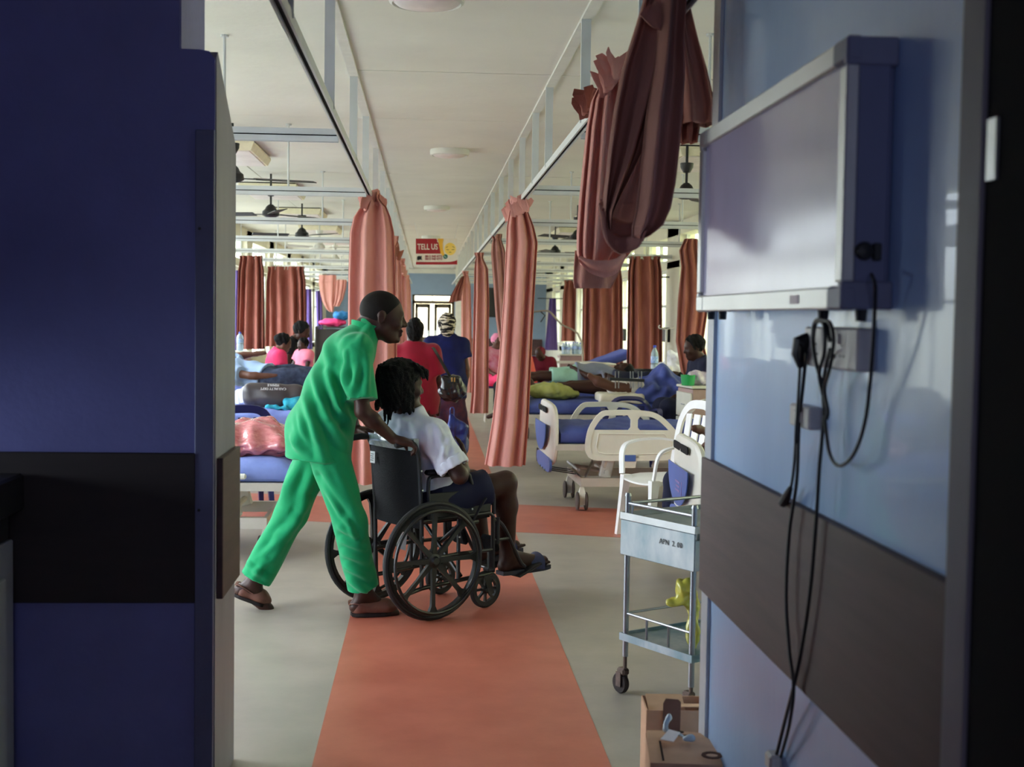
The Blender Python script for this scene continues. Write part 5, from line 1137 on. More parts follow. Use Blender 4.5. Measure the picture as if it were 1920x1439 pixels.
# loose bedding and bundles
def soft(name, label, cat, mt, prims, h=.012, noise=.0, nscale=10, folds=(), group=None, k=.04):
    pts = [Vector(p[0]) for p in prims]; R_ = max(max(p[1]) for p in prims)+.08; lo, hi = bounds(pts, R_); g = SDF(lo, hi, h)
    for p in prims:
        ax = None
        if len(p) > 2: q = Matrix.Rotation(p[2], 3, 'Z') @ Matrix.Rotation(p[3] if len(p) > 3 else 0, 3, 'Y'); ax = [list(q.col[i]) for i in range(3)]
        g.ell(p[0], p[1], ax, k=k) if len(p) < 5 else g.rbox(p[0], p[1], ax, r=p[4], k=k)
    return tag(obj(name, g.mesh(name, noise=noise, nscale=nscale, folds=folds), mt, smooth=0), label, cat, group)
m_pinkp = M('pink plastic wrap', (190, 96, 104), .12, rgb2=(222, 140, 142), scale=14, stretch=(1, 2, 3), coat=1.0, bump=.9, bscale=16)
pb = PY(490, 842, 8.6)
soft('wrapped_bundle', 'bundle wrapped in shiny pink plastic on the nearest left bed', 'bundle', m_pinkp, [((pb.x-.05, 8.6, .71), (.40, .30, .10), 0, 0), ((pb.x-.05, 8.62, .77), (.24, .24, .09), .1, 0), ((pb.x+.2, 8.6, .70), (.2, .26, .07), 0, 0), ((pb.x-.2, 8.5, .69), (.24, .2, .07), 0, 0)], noise=.010, nscale=14)
pp_ = PY(508, 728, 11.75)
pil = soft('black_pillow', 'dark grey pillow with upside down white stencil on the second left bed', 'pillow', M('charcoal pillow vinyl', (62, 54, 56), .42, var=.15, scale=4), [((pp_.x+.03, 11.78, .81), (.29, .09, .11), .0, .05, .08), ((pp_.x+.05, 11.80, .80), (.22, .13, .09), .0, .05)], noise=.004)
for (s, dx, dzz) in (('CASUALTY DEPT', .02, -.006), ('FEMALE', .02, .026)):
    obj('stencil', text_mesh(s, .030, frame_mtx(PY(508, 728, 11.60)+V(dx, 0, dzz), V(-1, 0, 0), V(0, 0, -1), V(0, -1, .05)), .012), m_wt, pil)
tag(obj('pillow_end', MB(), m_wt), None, None) if False else None
soft('white_pillow', 'white pillow poking out behind the left end of the black pillow', 'pillow', M('white pillow cotton', (222, 224, 234), .8), [((PY(458, 733, 11.98).x, 12.02, .78), (.13, .10, .09), 0, 0), ((PY(450, 745, 11.9).x, 11.98, .74), (.08, .08, .04), 0, 0)], noise=.006, nscale=30)
soft('teal_cloth', 'teal cloth lying on the second left bed behind the man in green', 'cloth', M('teal cloth', (34, 138, 168), .8, rgb2=(70, 180, 200), scale=20), [((PY(552, 746, 11.7).x, 11.7, .76), (.10, .09, .06), 0, 0), ((PY(530, 762, 11.6).x, 11.6, .715), (.16, .05, .02), .2, .1)], noise=.006, nscale=22)
po = PY(1030, 742, 13.6)
soft('olive_pillow', 'olive green pillow at the foot of the blanket tent bed', 'pillow', M('olive cushion cloth', (150, 154, 88), .85, rgb2=(176, 176, 110), scale=10), [((po.x, 13.6, .78), (.24, .2, .085), 0, 0), ((po.x+.12, 13.6, .755), (.2, .17, .05), 0, 0)], noise=.006, nscale=18)
Y = 30.5; p = PY(625, 604, Y); t = thing('storage_rack', 'dark rack holding the pink and blue bundles at the far left', 'rack', (p.x, Y, 0)); obj('shelf', MB().box((0, 0, p.z-.12), (.8, .5, .03)), m_bumpd, t, smooth=0)
for (x, y) in ((-.38, -.22), (.38, -.22), (-.38, .22), (.38, .22)): obj('post', MB().box((x, y, (p.z-.1)/2), (.04, .04, p.z-.1)), m_bumpd, t, smooth=0)
obj('box_panel', MB().box((0, .02, (p.z-.14)/2), (.74, .4, p.z-.2)), m_bumpd, t, smooth=0)
soft('pink_bundle', 'bright pink bundle on the far left rack', 'bundle', M('bright pink cloth', (236, 70, 130), .7), [((p.x-.02, Y, p.z-.01), (.30, .2, .10), 0, 0)], noise=.01)
soft('blue_bundle', 'blue bundle on top of the pink one on the far left rack', 'bundle', M('mid blue cloth', (50, 120, 180), .7), [((p.x+.18, Y, p.z+.15), (.20, .18, .10), 0, 0)], noise=.01)
soft('white_bedding', 'heap of white bedding by the drip stand', 'bedding', M('white cotton', (226, 224, 228), .8), [((PY(1256, 688, 16.9).x, 16.9, .86), (.22, .25, .14), 0, 0), ((PY(1262, 662, 16.9).x, 16.9, 1.02), (.13, .16, .10), .2, .5)], noise=.012, nscale=14)
# ------------------------------------------------------------------ people
m_skin = M('dark brown skin', (60, 35, 27), .45, var=.10, scale=14, bump=.05, bscale=120); m_skin2 = M('brown skin', (96, 62, 50), .45, var=.10, scale=14)
for m_ in (m_skin, m_skin2): m_.node_tree.nodes['Principled BSDF'].inputs['Specular IOR Level'].default_value = .28
m_hair = M('black hair', (9, 8, 8), .7, var=.3, scale=40, bump=.8, bscale=160)
m_green = M('emerald scrub cotton', (20, 152, 96), .8, var=.06, scale=8, bump=.15, bscale=240, sheen=.2)
m_shirtw = M('white shirt cotton', (222, 226, 240), .8, var=.03, bump=.15, bscale=200); m_eye = M('eye white', (150, 136, 126), .3); m_iris = M('dark iris', (24, 16, 12), .2)
def person(label, loc): 
    return thing('person', label, 'person', loc)
def add(par, name, g, mt, **k):
    lb = k.pop('label', None); return obj(name, g.mesh(name, **k), mt, par, smooth=0, world=True, label=lb)
def eyes(par, P, sc=1.0):
    for s_ in (1, -1):
        g = MB(); c = P(.0735, s_*.032, .001); rr = .0125*sc
        g.lathe([(rr*sin(pi*i/10), -rr*cos(pi*i/10)) for i in range(11)], (0, 0, 0), 16, cap=False); g.v = [tuple(Vector(v)+c) for v in g.v]; e = obj('eye', g, m_eye, par, world=True)
        g = MB(); c = P(.0825, s_*.032, .001); rr = .0055*sc; g.lathe([(rr*sin(pi*i/8), -rr*cos(pi*i/8)) for i in range(9)], (0, 0, 0), 12, cap=False); g.v = [tuple(Vector(v)+c) for v in g.v]; obj('iris', g, m_iris, e, world=True)
def hair_cap(g, c, f, u, sc=1.0, th=.006, low=-.01, front=.055):
    f = nrm(f); u = nrm(Vector(u)-f*f.dot(Vector(u))); l = u.cross(f); A = [f, l, u]
    def P(x, y, z): return c+(f*x+l*y+u*z)*sc
    g.ell(P(-.014, 0, .030), ((.098+th)*sc, (.076+th)*sc, (.088+th)*sc), A, k=.02)
    g.cut(P(front, 0, .06), f*.9-u*.35); g.cut(P(-.0, 0, low-.035), -u+f*.25)
    return P
# --- the man in green pushing the wheelchair
h_ = V(.97, .24, 0).normalized(); l_ = V(-h_.y, h_.x, 0)
pel = PY(600, 815, 6.70)
J = dict(f_d=h_, l_d=l_, pelvis=pel, chest=PY(651, 672, 6.74), neck=PY(690, 616, 6.74), head=PY(718, 594, 6.74), hf_d=V(.97, .10, -.13), hu_d=V(-.06, -.02, 1),
         shR=PY(669, 655, 6.58), shL=PY(668, 650, 6.92), elR=PY(680, 772, 6.50), wrR=PY(738, 824, 6.56), elL=PY(650, 765, 7.06), wrL=PY(668, 808, 7.08),
         hipR=PY(612, 838, 6.62), hipL=PY(598, 838, 6.80), knR=PY(656, 978, 6.62), knL=PY(545, 965, 6.86), anR=PY(682, 1112, 6.68), anL=PY(474, 1096, 6.84),
         heR=PY(668, 1138, 6.67), heL=PY(452, 1108, 6.84), toR=PY(738, 1150, 6.72), toL=PY(503, 1143, 6.86))
J['hdR_d'] = (V(.96, .1, -.22), V(0, -.35, 1), V(.2, 1, .1), 1.15)
J['hdL_d'] = (V(.95, .0, .05), V(.0, .3, 1), V(.2, -1, .1), 1.15)
man = person('man in green scrubs leaning forward to push the wheelchair', (pel.x, pel.y, 0))
g = body_sdf(J, h=.007, hs=1.10, bulk=1.0); Ph = (lambda x, y, z: None)
body = add(man, 'body', g, m_skin)
g = SDF(*bounds([J['head']], .17), .005); P = hair_cap(g, J['head'], J['hf_d'], J['hu_d'], 1.10, .0015, low=.0, front=.074); add(man, 'hair', g, M('close cropped hair', (19, 13, 10), .72, var=.1, scale=60, bump=.1, bscale=300))
eyes(man, P, 1.10)
hem = PY(597, 860, 6.70)
Js = dict(J); Js['pelvis'] = PY(600, 805, 6.70)
g = shirt_sdf(Js, h=.008, off=.020, sleeve=.84, hem=hem, flare=.018, loose=.012)
def f3(a, b, Y, w, am): return (list(PY(a[0], a[1], Y)), list(PY(b[0], b[1], Y)), w, am)
YS = 6.58
FL = [((585, 690), (612, 780), 9, 14), ((612, 700), (650, 790), 9, 15), ((572, 745), (596, 812), 10, 15), ((612, 770), (655, 846), 11, 16), ((560, 790), (556, 850), 12, 9), ((640, 690), (654, 735), 8, 13), ((606, 640), (626, 700), 10, 9), ((628, 740), (640, 790), 7, 10),
      ((592, 800), (610, 858), 9, 12), ((632, 640), (655, 612), 9, 9), ((676, 640), (690, 612), 7, 7), ((645, 765), (662, 815), 8, 12), ((648, 660), (650, 735), 5, 8), ((672, 690), (660, 738), 7, 10), ((690, 670), (690, 738), 6, 8), ((540, 815), (575, 850), 8, 9), ((580, 830), (560, 770), 6, 8)]
folds = [f3(a, b, YS, w*YS/F, am*.0016) for (a, b, w, am) in FL]
top = add(man, 'scrub_top', g, m_green, folds=folds, noise=.0028, nscale=7)
nk = J['neck']; nd = nrm(J['head']-nk); cl = []
for sgn in (1, -1):
    pts = [nk+nd*.004+(-h_*.085*cos(a)+l_*(.075*sin(a)*sgn))+V(0, 0, .025*cos(a)) for a in [i*pi/7 for i in range(0, 8)]]
    cl.append(pts)
mb = MB()
for pts in cl: mb.tube(smooth_path(pts, 3), 1, sq=(.010, .034))
obj('collar', mb, m_green, top, world=True)
obj('sleeve_seam', MB(), m_green, top) if False else None
g = trouser_sdf(J, h=.008, off=.016, end=.93, flare=.012)
FT = [((560, 870), (520, 945), 10, 11), ((585, 880), (560, 960), 10, 12), ((545, 985), (500, 1060), 10, 14), ((530, 1000), (478, 1062), 7, 10), ((570, 950), (535, 1015), 9, 12), ((492, 1062), (470, 1092), 7, 10), ((640, 985), (676, 1010), 7, 12), ((644, 1010), (684, 1028), 7, 11), ((648, 1035), (690, 1050), 7, 12), ((652, 1060), (692, 1082), 7, 11), ((656, 1085), (694, 1112), 7, 13),
      ((604, 872), (640, 940), 9, 13), ((628, 880), (668, 960), 10, 11), ((600, 900), (650, 975), 6, 9), ((652, 970), (668, 1000), 6, 12), ((520, 1000), (500, 1020), 6, 8), ((455, 1068), (500, 1100), 6, 8)]
fl2 = [f3(a, b, YS+.05, w*YS/F, am*.0013) for (a, b, w, am) in FT]
trs = add(man, 'scrub_trousers', g, m_green, folds=fl2, noise=.003, nscale=8)
m_lea = M('brown leather', (96, 58, 46), .5, rgb2=(120, 76, 60), scale=20); m_sole = M('dark sole', (36, 30, 28), .7)
def shoe(par, heel, toe, an, side, lift=0.0, mt=m_lea, open_=True):
    d = nrm(toe-heel); up = nrm(V(0, 0, 1)-d*d.z); s_ = d.cross(up); L = (toe-heel).length+.03
    o_ = heel-d*.025
    mb = MB(); rg = []
    for i in range(13):
        u = i/12; w = .030+.016*sin(pi*min(1, u*1.1))**.7+.008*(u > .5)*sin(pi*(u-.5)*1.6); w = w*(1-.75*max(0, u-.86)/.14)*(.7+.3*min(1, u/.12))
        c = o_+d*(L*u); rg.append([c-s_*w-up*.038, c-s_*w-up*.022, c+s_*w-up*.022, c+s_*w-up*.038])
    sh_ = obj('shoe', mb.loft(rg, True, True), m_sole, par, world=True, smooth=40)
    g = SDF(*bounds([heel, toe, an], .09), .006)
    g.cone(heel+d*.01, heel+d*.02+up*.02, .036, .034, k=.02); g.cone(heel+d*.09, toe-d*.04, .040, .036, k=.03); g.cone(toe-d*.04, toe-d*.005-up*.006, .036, .024, k=.03); g.cone(heel+d*.02, toe-d*.05, .036, .036, k=.03)
    g.cut(o_-up*.024, -up); g.cut(o_+up*.035, up*1-d*.35)
    obj('upper', g.mesh('upper'), mt, sh_, world=True, smooth=0)
    obj('strap', MB().tube(smooth_path([heel-d*.035+up*.02, heel-d*.02+s_*.042+up*.032, heel+d*.06+s_*.046+up*.015], 4), 1, sq=(.014, .005)).tube(smooth_path([heel-d*.035+up*.02, heel-d*.02-s_*.042+up*.032, heel+d*.06-s_*.046+up*.015], 4), 1, sq=(.014, .005)), mt, sh_, world=True)
shoe(man, V(J['heR'].x, J['heR'].y, .045), V(J['toR'].x, J['toR'].y, .042), J['anR'], 1)
shoe(man, J['heL'], V(J['toL'].x, J['toL'].y, .045), J['anL'], 1)
# --- the seated patient
K = dict(f_d=wd, l_d=wnl, pelvis=WL(.15, 0, .60), chest=WL(.07, .02, .87), neck=PY(768, 776, 6.88), head=PY(755, 722, 6.86), hf_d=V(.93, .34, -.12), hu_d=V(.08, .0, 1),
         shR=PY(812, 815, 6.69), shL=PY(729, 798, 7.0), elR=PY(862, 893, 6.64), wrR=PY(868, 862, 6.93), elL=WL(.10, .25, .77), wrL=WL(.30, .08, .77),
         hipR=WL(.12, -.10, .58), hipL=WL(.12, .10, .58), knR=PY(948, 905, 6.98), knL=WL(.55, .14, .63), anR=PY(952, 1040, 7.08), anL=WL(.62, .12, .26),
         heR=PY(945, 1062, 7.06), heL=WL(.60, .12, .21), toR=PY(1018, 1052, 7.22), toL=WL(.86, .13, .24))
K['hdR_d'] = (V(-.45, .75, .35), V(.6, 0, 1), V(.3, .2, .8), 1.3); K['hdL_d'] = (V(.6, -.8, -.1), V(0, 0, 1), V(.6, .6, .2), .9)
pat = person('patient with black dreadlocks in a white shirt seated in the wheelchair', (WC.x+.05, WC.y, 0))
g = body_sdf(K, h=.0075, hs=1.02, bulk=1.08); add(pat, 'body', g, m_skin)
g = SDF(*bounds([K['head']], .30), .006); hc = K['head']; ff = nrm(K['hf_d']); uu = V(0, 0, 1); ll = uu.cross(ff).normalized()
g.ell(hc-ff*.028+uu*.045, (.118, .105, .095), [ff, ll, uu], k=.03); g.ell(hc-ff*.055-uu*.03, (.085, .10, .115), [ff, ll, uu], k=.03)
r = random.Random(5)
for i in range(70):
    a = r.uniform(-2.1, 2.1)+pi; rr = .100; bx = cos(a)*rr*.95-.03; by = sin(a)*rr
    p0 = hc+ff*bx+ll*by+uu*(.07+r.uniform(-.02, .02)); p1 = hc+ff*(bx*1.1)+ll*by*1.1+uu*(-.02); p2 = hc+ff*(bx*1.08+r.uniform(-.01, .01))+ll*by*1.05+uu*(-.115+r.uniform(-.035, .012))
    g.cone(p0, p1, .010, .011, k=.006); g.cone(p1, p2, .011, .007, k=.006)
for i in range(16):
    a = r.uniform(-1.0, 1.0); p0 = hc+ff*.06*cos(a)+ll*.09*sin(a)+uu*.115; p1 = hc+ff*(.125*cos(a))+ll*.10*sin(a)+uu*.085; p2 = hc+ff*(.135*cos(a))+ll*.11*sin(a)+uu*(.045+r.uniform(-.01, .02))
    g.cone(p0, p1, .012, .010, k=.008); g.cone(p1, p2, .010, .005, k=.006)
for (px, py, L_) in ((721, 790, .03), (727, 796, .04), (732, 788, .03)): g.cone(PY(px+2, 765, 6.76), PY(px, py, 6.70), .009, .006, k=.005)
add(pat, 'dreadlocks', g, m_hair, noise=.0022, nscale=60)
g = SDF(*bounds([hc], .02), .01)
def PK(x, y, z): return hc+(ff*x+ll*y+uu*z)*1.02
eyes(pat, PK, 1.0)
Ks = dict(K); g = shirt_sdf(Ks, h=.008, off=.016, sleeve=.74, hem=WL(.16, 0, .54), flare=.0, loose=.008, bulk=1.07)
FW = [((800, 800), (806, 868), 6, 9), ((775, 795), (800, 860), 8, 9), ((735, 785), (790, 806), 8, 8), ((822, 805), (834, 860), 6, 9), ((800, 872), (826, 908), 6, 9), ((790, 850), (800, 905), 7, 10), ((760, 780), (745, 820), 7, 8), ((842, 820), (826, 862), 5, 8), ((812, 790), (845, 830), 5, 6)]
fw_ = [f3(a, b, 6.65, w*6.65/F, am*.0014) for (a, b, w, am) in FW]
sw = add(pat, 'white_shirt', g, m_shirtw, folds=fw_, noise=.0035, nscale=9)
a_, e_ = K['shR'], K['elR']; q = a_+(e_-a_)*.70; dd = nrm(e_-a_); g = SDF(*bounds([q], .14), .006); g.cone(q-dd*.012, q+dd*.016, .082, .084, k=0); g.cone(q-dd*.05, q+dd*.06, .070, .070, k=0, mode='s'); g.cut(q+dd*.030, dd); g.cut(q-dd*.024, -dd)
add(pat, 'rolled_cuff', g, m_shirtw, noise=.002, nscale=30)
g = trouser_sdf(dict(K), h=.009, off=.020, to_knee=.74); add(pat, 'navy_shorts', g, M('navy shorts cotton', (34, 36, 62), .8, var=.1), noise=.003, nscale=10)
m_slip = M('dark slipper', (34, 34, 46), .6)
for s_ in 'RL':
    he, to = K['he'+s_], K['to'+s_]; d = nrm(to-he); up = nrm(V(0, 0, 1)-d*d.z); sd_ = d.cross(up); rg = []
    for i in range(11):
        u = i/10; w = (.033+.016*sin(pi*u)**.6)*(1-.5*max(0, u-.85)/.15); c = he-d*.03+d*((to-he).length+.075)*u-up*.034; rg.append([c-sd_*w-up*.012, c-sd_*w+up*.010, c+sd_*w+up*.010, c+sd_*w-up*.012])
    sl_o = obj('slipper', MB().loft(rg, True, True), m_slip, pat, world=True, smooth=40)
    c = to-d*.075; obj('band', MB().tube(smooth_path([c+sd_*.050-up*.03, c+sd_*.046+up*.016, c+up*.034, c-sd_*.046+up*.016, c-sd_*.050-up*.03], 4), 1, sq=(.010, .075)), M('blue grey slipper band', (60, 66, 100), .6), sl_o, world=True)
    g = SDF(*bounds([to], .08), .004)
    for i in range(5): q0 = to+d*(-.01)+sd_*(-.03+.0155*i)-up*.004; g.cone(q0, q0+d*(.052-.006*abs(i-(4 if s_ == 'L' else 0))), .011 if i not in (0, 4) else .0105, .0085, k=.003)
    obj('toes', g.mesh('toes'), m_skin, pat, world=True, smooth=0)
# --- generic standing / sitting people in the ward
def stand(px, Y, ztop, f, label, top, bottom, hairm=m_hair, H=1.62, skin=m_skin, fem=True, arms=None, skirt=None, lean=0.0, scarf=None, h=.011, wide=1.0, sleeve=.5):
    f = nrm(f); l = V(0, 0, 1).cross(f); x = PY(px, 620, Y).x; s = ztop/1.70; o_ = V(x, Y, 0)
    def Q(a, b, c): return o_+f*a*s+l*b*s+V(0, 0, c*s)
    J = dict(f_d=f, l_d=l, pelvis=Q(0, 0, .95), chest=Q(.0+lean*.5, 0, 1.28), neck=Q(-.005+lean, 0, 1.45), head=Q(.015+lean*1.3, 0, 1.575), hf_d=f, hu_d=V(0, 0, 1),
             shR=Q(lean*.7, -.155*wide, 1.365), shL=Q(lean*.7, .155*wide, 1.365), elR=Q(.0, -.205*wide, 1.10), elL=Q(.0, .205*wide, 1.10), wrR=Q(.08, -.20*wide, .87), wrL=Q(.08, .20*wide, .87),
             hipR=Q(0, -.09, .92), hipL=Q(0, .09, .92), knR=Q(.02, -.09, .50), knL=Q(.06, .09, .50), anR=Q(-.05, -.09, .09), anL=Q(.06, .09, .09), toR=Q(.12, -.10, .03), toL=Q(.23, .10, .03))
    if arms: 
        for k, v in arms.items(): J[k] = v
    t = person(label, (x, Y, 0)); g = body_sdf(J, h=h, hands=True, fem=fem, hs=s*1.02, bulk=s); add(t, 'body', g, skin)
    g = shirt_sdf(J, h=h, off=.022, sleeve=sleeve, hem=Q(0, 0, .80) if not skirt or skirt < .2 else Q(0, 0, .78), flare=.02, loose=.012, bulk=s*wide*.98); tp = add(t, 'top', g, top, noise=.004, nscale=9)
    lo = Q(0, 0, .9)
    if skirt is not None:
        g = SDF(*bounds([Q(0, 0, .95), Q(0, 0, .2)], .35), h*1.2); g.cone(Q(0, 0, .92), Q(.02, 0, .35), .155, .20, k=.0, flat=(l, 1.15)); g.cut(Q(0, 0, .22), V(0, 0, -1)); add(t, 'skirt', g, bottom, noise=.008, nscale=12)
    else:
        g = trouser_sdf(J, h=h, off=.014, bulk=s); add(t, 'trousers', g, bottom, noise=.003)
    g = SDF(*bounds([J['head']], .2), .008)
    if scarf:
        g.ell(J['head']+V(0, 0, .02)-f*.015, (.115*s, .098*s, .12*s), [f, l, V(0, 0, 1)]); g.ell(J['head']-f*.08+V(0, 0, -.03), (.06, .07, .09), [f, l, V(0, 0, 1)], k=.03); g.cut(J['head']+f*.075, f); add(t, 'head_scarf', g, scarf, noise=.003, nscale=25)
    else:
        hair_cap(g, J['head'], f, V(0, 0, 1), s, .010, low=-.02); add(t, 'hair', g, hairm, noise=.002, nscale=40)
    return t, J, Q
m_red = M('crimson blouse', (138, 8, 38), .75, var=.08, sheen=.2); m_nav = M('navy tunic', (15, 18, 60), .75, var=.12, rgb2=(22, 28, 86), scale=5)
m_pat = M('patterned skirt print', (120, 40, 40), .8, rgb2=(40, 24, 30), scale=24)
m_sc = M('black and cream scarf print', (30, 24, 26), .8, rgb2=(206, 192, 170), scale=16, stretch=(.6, .6, 3.2), bump=.3, bscale=40); m_sc.node_tree.nodes['Color Ramp'].color_ramp.elements[0].position = .49; m_sc.node_tree.nodes['Color Ramp'].color_ramp.elements[1].position = .53
dn_ = V(.10, 1, 0)
w1, J1, Q1 = stand(778, 11.4, 1.52, dn_, 'woman in a crimson blouse walking away with a black shoulder bag', m_red, m_pat, skirt=1, wide=1.12, sleeve=.8)
g = SDF(*bounds([J1['head']], .2), .008); g.ell(J1['head']-V(0, .05, -.01), (.07, .07, .10), k=.02); g.ell(J1['head']+V(0, 0, .085), (.05, .06, .04), k=.02)
add(w1, 'cornrows', g, m_hair, noise=.003, nscale=70)
w2, J2, Q2 = stand(838, 13.2, 1.57, V(-.05, 1, 0), 'woman in a navy tunic and black and cream patterned headscarf walking away', m_nav, M('dark printed wrapper', (46, 34, 60), .8, rgb2=(90, 40, 50), scale=14), skirt=1, wide=1.05, scarf=m_sc, sleeve=.55, skin=m_skin2)
# shoulder bag and striped carrier
m_bag = M('shiny black leather', (16, 16, 18), .22, var=.3, coat=.2, bump=.12, bscale=22); Y = 11.05; c = PY(849, 728, Y)
g = SDF(*bounds([c], .2), .008); g.ell(c+V(0, 0, -.02), (.12, .07, .10), k=.02); g.rbox(c+V(-.01, 0, .02), (.085, .05, .09), r=.04, k=.03)
bag = obj('shoulder_bag', g.mesh('shoulder_bag', noise=.004, nscale=25), m_bag, smooth=0); tag(bag, 'shiny black shoulder bag hanging behind the woman in crimson', 'handbag')
obj('shoulder_strap', MB().tube(smooth_path([PY(812, 652, 11.25), PY(824, 672, 11.1), PY(840, 700, 11.0), PY(850, 715, 11.0)], 5), 1, sq=(.028, .006)), m_bag, bag); obj('clasp', MB().box(c+V(-.01, -.075, .075), (.012, .006, .035)).box(c+V(.012, -.075, .075), (.012, .006, .035)), M('brass clasp', (210, 160, 90), .3, .8), bag, smooth=0)
c = PY(855, 815, Y); g = SDF(*bounds([c], .28), .009); g.rbox(c+V(.01, 0, -.03), (.095, .06, .13), r=.04, k=.03); g.cone(c+V(-.01, 0, .08), c+V(-.04, 0, .16), .05, .02, k=.05)
m_stripe = M('blue striped carrier plastic', (30, 60, 150), .35, rgb2=(22, 26, 60), scale=9, stretch=(4, 1, .3), coat=.3)
cb_ = obj('striped_carrier', g.mesh('striped_carrier', noise=.008, nscale=18), m_stripe, smooth=0); tag(cb_, 'blue striped carrier bag in the hand of the woman in crimson', 'bag')
obj('handle_loop', MB().tube(smooth_path([c+V(-.05, 0, .14), c+V(-.05, 0, .22), c+V(-.02, 0, .22), c+V(-.02, 0, .14)], 4), .006, 6), m_stripe, cb_)
# seated people: simple pose
def sitter(base, f, label, top, z_seat=.5, s=1.0, bottom=None, scarf=None, skin=m_skin, lean=.08, arms=None, hairm=m_hair, h=.012, legs=True, head_dn=0.0, fem=False, bun=False):
    f = nrm(f); l = V(0, 0, 1).cross(f); o_ = Vector(base)
    def Q(a, b, c): return o_+f*a*s+l*b*s+V(0, 0, z_seat+c*s)
    J = dict(f_d=f, l_d=l, pelvis=Q(0, 0, .10), chest=Q(lean*.7, 0, .42), neck=Q(lean, 0, .57), head=Q(lean*1.3+.02+head_dn*.05, 0, .70-head_dn*.03), hf_d=f+V(0, 0, -head_dn), hu_d=V(0, 0, 1)+f*head_dn,
             shR=Q(lean*.8, -.165, .52), shL=Q(lean*.8, .165, .52), elR=Q(.10, -.23, .27), elL=Q(.10, .23, .27), wrR=Q(.30, -.15, .18), wrL=Q(.30, .15, .18),
             hipR=Q(.03, -.09, .08), hipL=Q(.03, .09, .08), knR=Q(.45, -.11, .10), knL=Q(.45, .11, .10), anR=Q(.45, -.11, -.32), anL=Q(.45, .11, -.32), toR=Q(.62, -.11, -.38), toL=Q(.62, .11, -.38))
    if arms:
        for k, v in arms.items(): J[k] = v
    t = person(label, (o_.x, o_.y, 0)); add(t, 'body', body_sdf(J, h=h, hs=s*1.02, bulk=s, legs=legs, fem=fem), skin)
    add(t, 'top', shirt_sdf(J, h=h, off=.020, sleeve=.5, flare=.0, bulk=s), top, noise=.004, nscale=9)
    if bottom and legs: add(t, 'trousers', trouser_sdf(J, h=h, off=.016, bulk=s, end=.9), bottom, noise=.004)
    g = SDF(*bounds([J['head']], .2), .008)
    if scarf:
        g.ell(J['head']+V(0, 0, .03*s)-f*.015, (.108*s, .092*s, .10*s), [f, l, V(0, 0, 1)]); g.cut(J['head']+f*.06*s, f-V(0, 0, .3)); add(t, 'head_scarf', g, scarf, noise=.003, nscale=25)
    else:
        hair_cap(g, J['head'], J['hf_d'], J['hu_d'], s, .012, low=-.01)
        if bun: g.ell(J['head']-f*.07*s+V(0, 0, .06*s), (.05, .06, .045), k=.02)
        add(t, 'hair', g, hairm, noise=.003, nscale=40)
    return t, J, Q
m_pink = M('bright pink shirt', (226, 58, 104), .75, var=.06); m_blk = M('black t shirt', (18, 18, 22), .8); m_jean = M('dark jeans', (40, 46, 66), .8, rgb2=(66, 74, 98), scale=20, bump=.2); m_pk2 = M('pale pink shirt', (240, 130, 150), .8); m_dkb = M('dark navy shirt', (30, 32, 54), .8); m_mar = M('maroon shirt', (104, 20, 40), .75)
p = PY(497, 700, 15.0); sitter((p.x+.06, 15.05, 0), V(1, .35, 0), 'girl in a bright pink shirt leaning on the left bed', m_pink, z_seat=.62, s=.86, head_dn=.35, lean=.10, bottom=m_jean, skin=m_skin2, bun=True, fem=True)
p = PY(540, 700, 16.4); sitter((p.x-.05, 16.3, 0), V(1, -.1, 0), 'man in a black shirt bending towards the child on the left', m_blk, z_seat=.66, s=.98, lean=.15, head_dn=.4, bottom=m_jean)
p = PY(566, 690, 15.9); sitter((p.x+.03, 15.85, 0), V(-.7, -.6, 0), 'small child in a pale pink shirt held up before the man in black', m_pk2, z_seat=.72, s=.66, lean=.0, head_dn=.1)
# reclining person in jeans, raised arm with a phone
p = PY(480, 700, 14.0)
R = dict(f_d=V(0, -.3, 1).normalized(), l_d=V(0, -1, -.3).normalized(), pelvis=PY(500, 712, 14.3), chest=PY(455, 700, 14.4), neck=PY(438, 690, 14.4), head=PY(415, 678, 14.4), hf_d=V(0.3, 0, 1), hu_d=V(-1, 0, .3),
         shR=PY(440, 700, 14.2), shL=PY(440, 680, 14.6), elR=PY(470, 705, 14.1), wrR=PY(500, 705, 14.1), elL=PY(447, 668, 14.9), wrL=PY(480, 664, 14.9),
         hipR=PY(505, 715, 14.2), hipL=PY(505, 708, 14.4), knR=PY(556, 706, 14.2), knL=PY(548, 700, 14.5), anR=PY(610, 716, 14.2), anL=PY(606, 712, 14.5), toR=PY(618, 706, 14.2), toL=PY(614, 702, 14.5))
rp = person('person in dark jeans and light blue shirt lying back on the left bed', (R['pelvis'].x, 14.3, 0)); add(rp, 'body', body_sdf(R, h=.012), m_skin2)
add(rp, 'light_blue_shirt', shirt_sdf(R, h=.012, off=.03, sleeve=.4), M('light blue shirt', (150, 172, 206), .8), noise=.006); add(rp, 'jeans', trouser_sdf(R, h=.012, off=.03, end=.9), m_jean, noise=.006)
g = SDF(*bounds([R['head']], .2), .01); hair_cap(g, R['head'], R['hf_d'], R['hu_d'], 1, .01); add(rp, 'hair', g, m_hair)
# right side
p = PY(1306, 650, 12.9); sitter((p.x+.13, 12.9, 0), V(-1, -.15, 0), 'man in a dark navy shirt seated beside the locker at the light box edge', m_dkb, z_seat=.58, s=1.0, lean=.10, head_dn=.25, bottom=m_dkb)
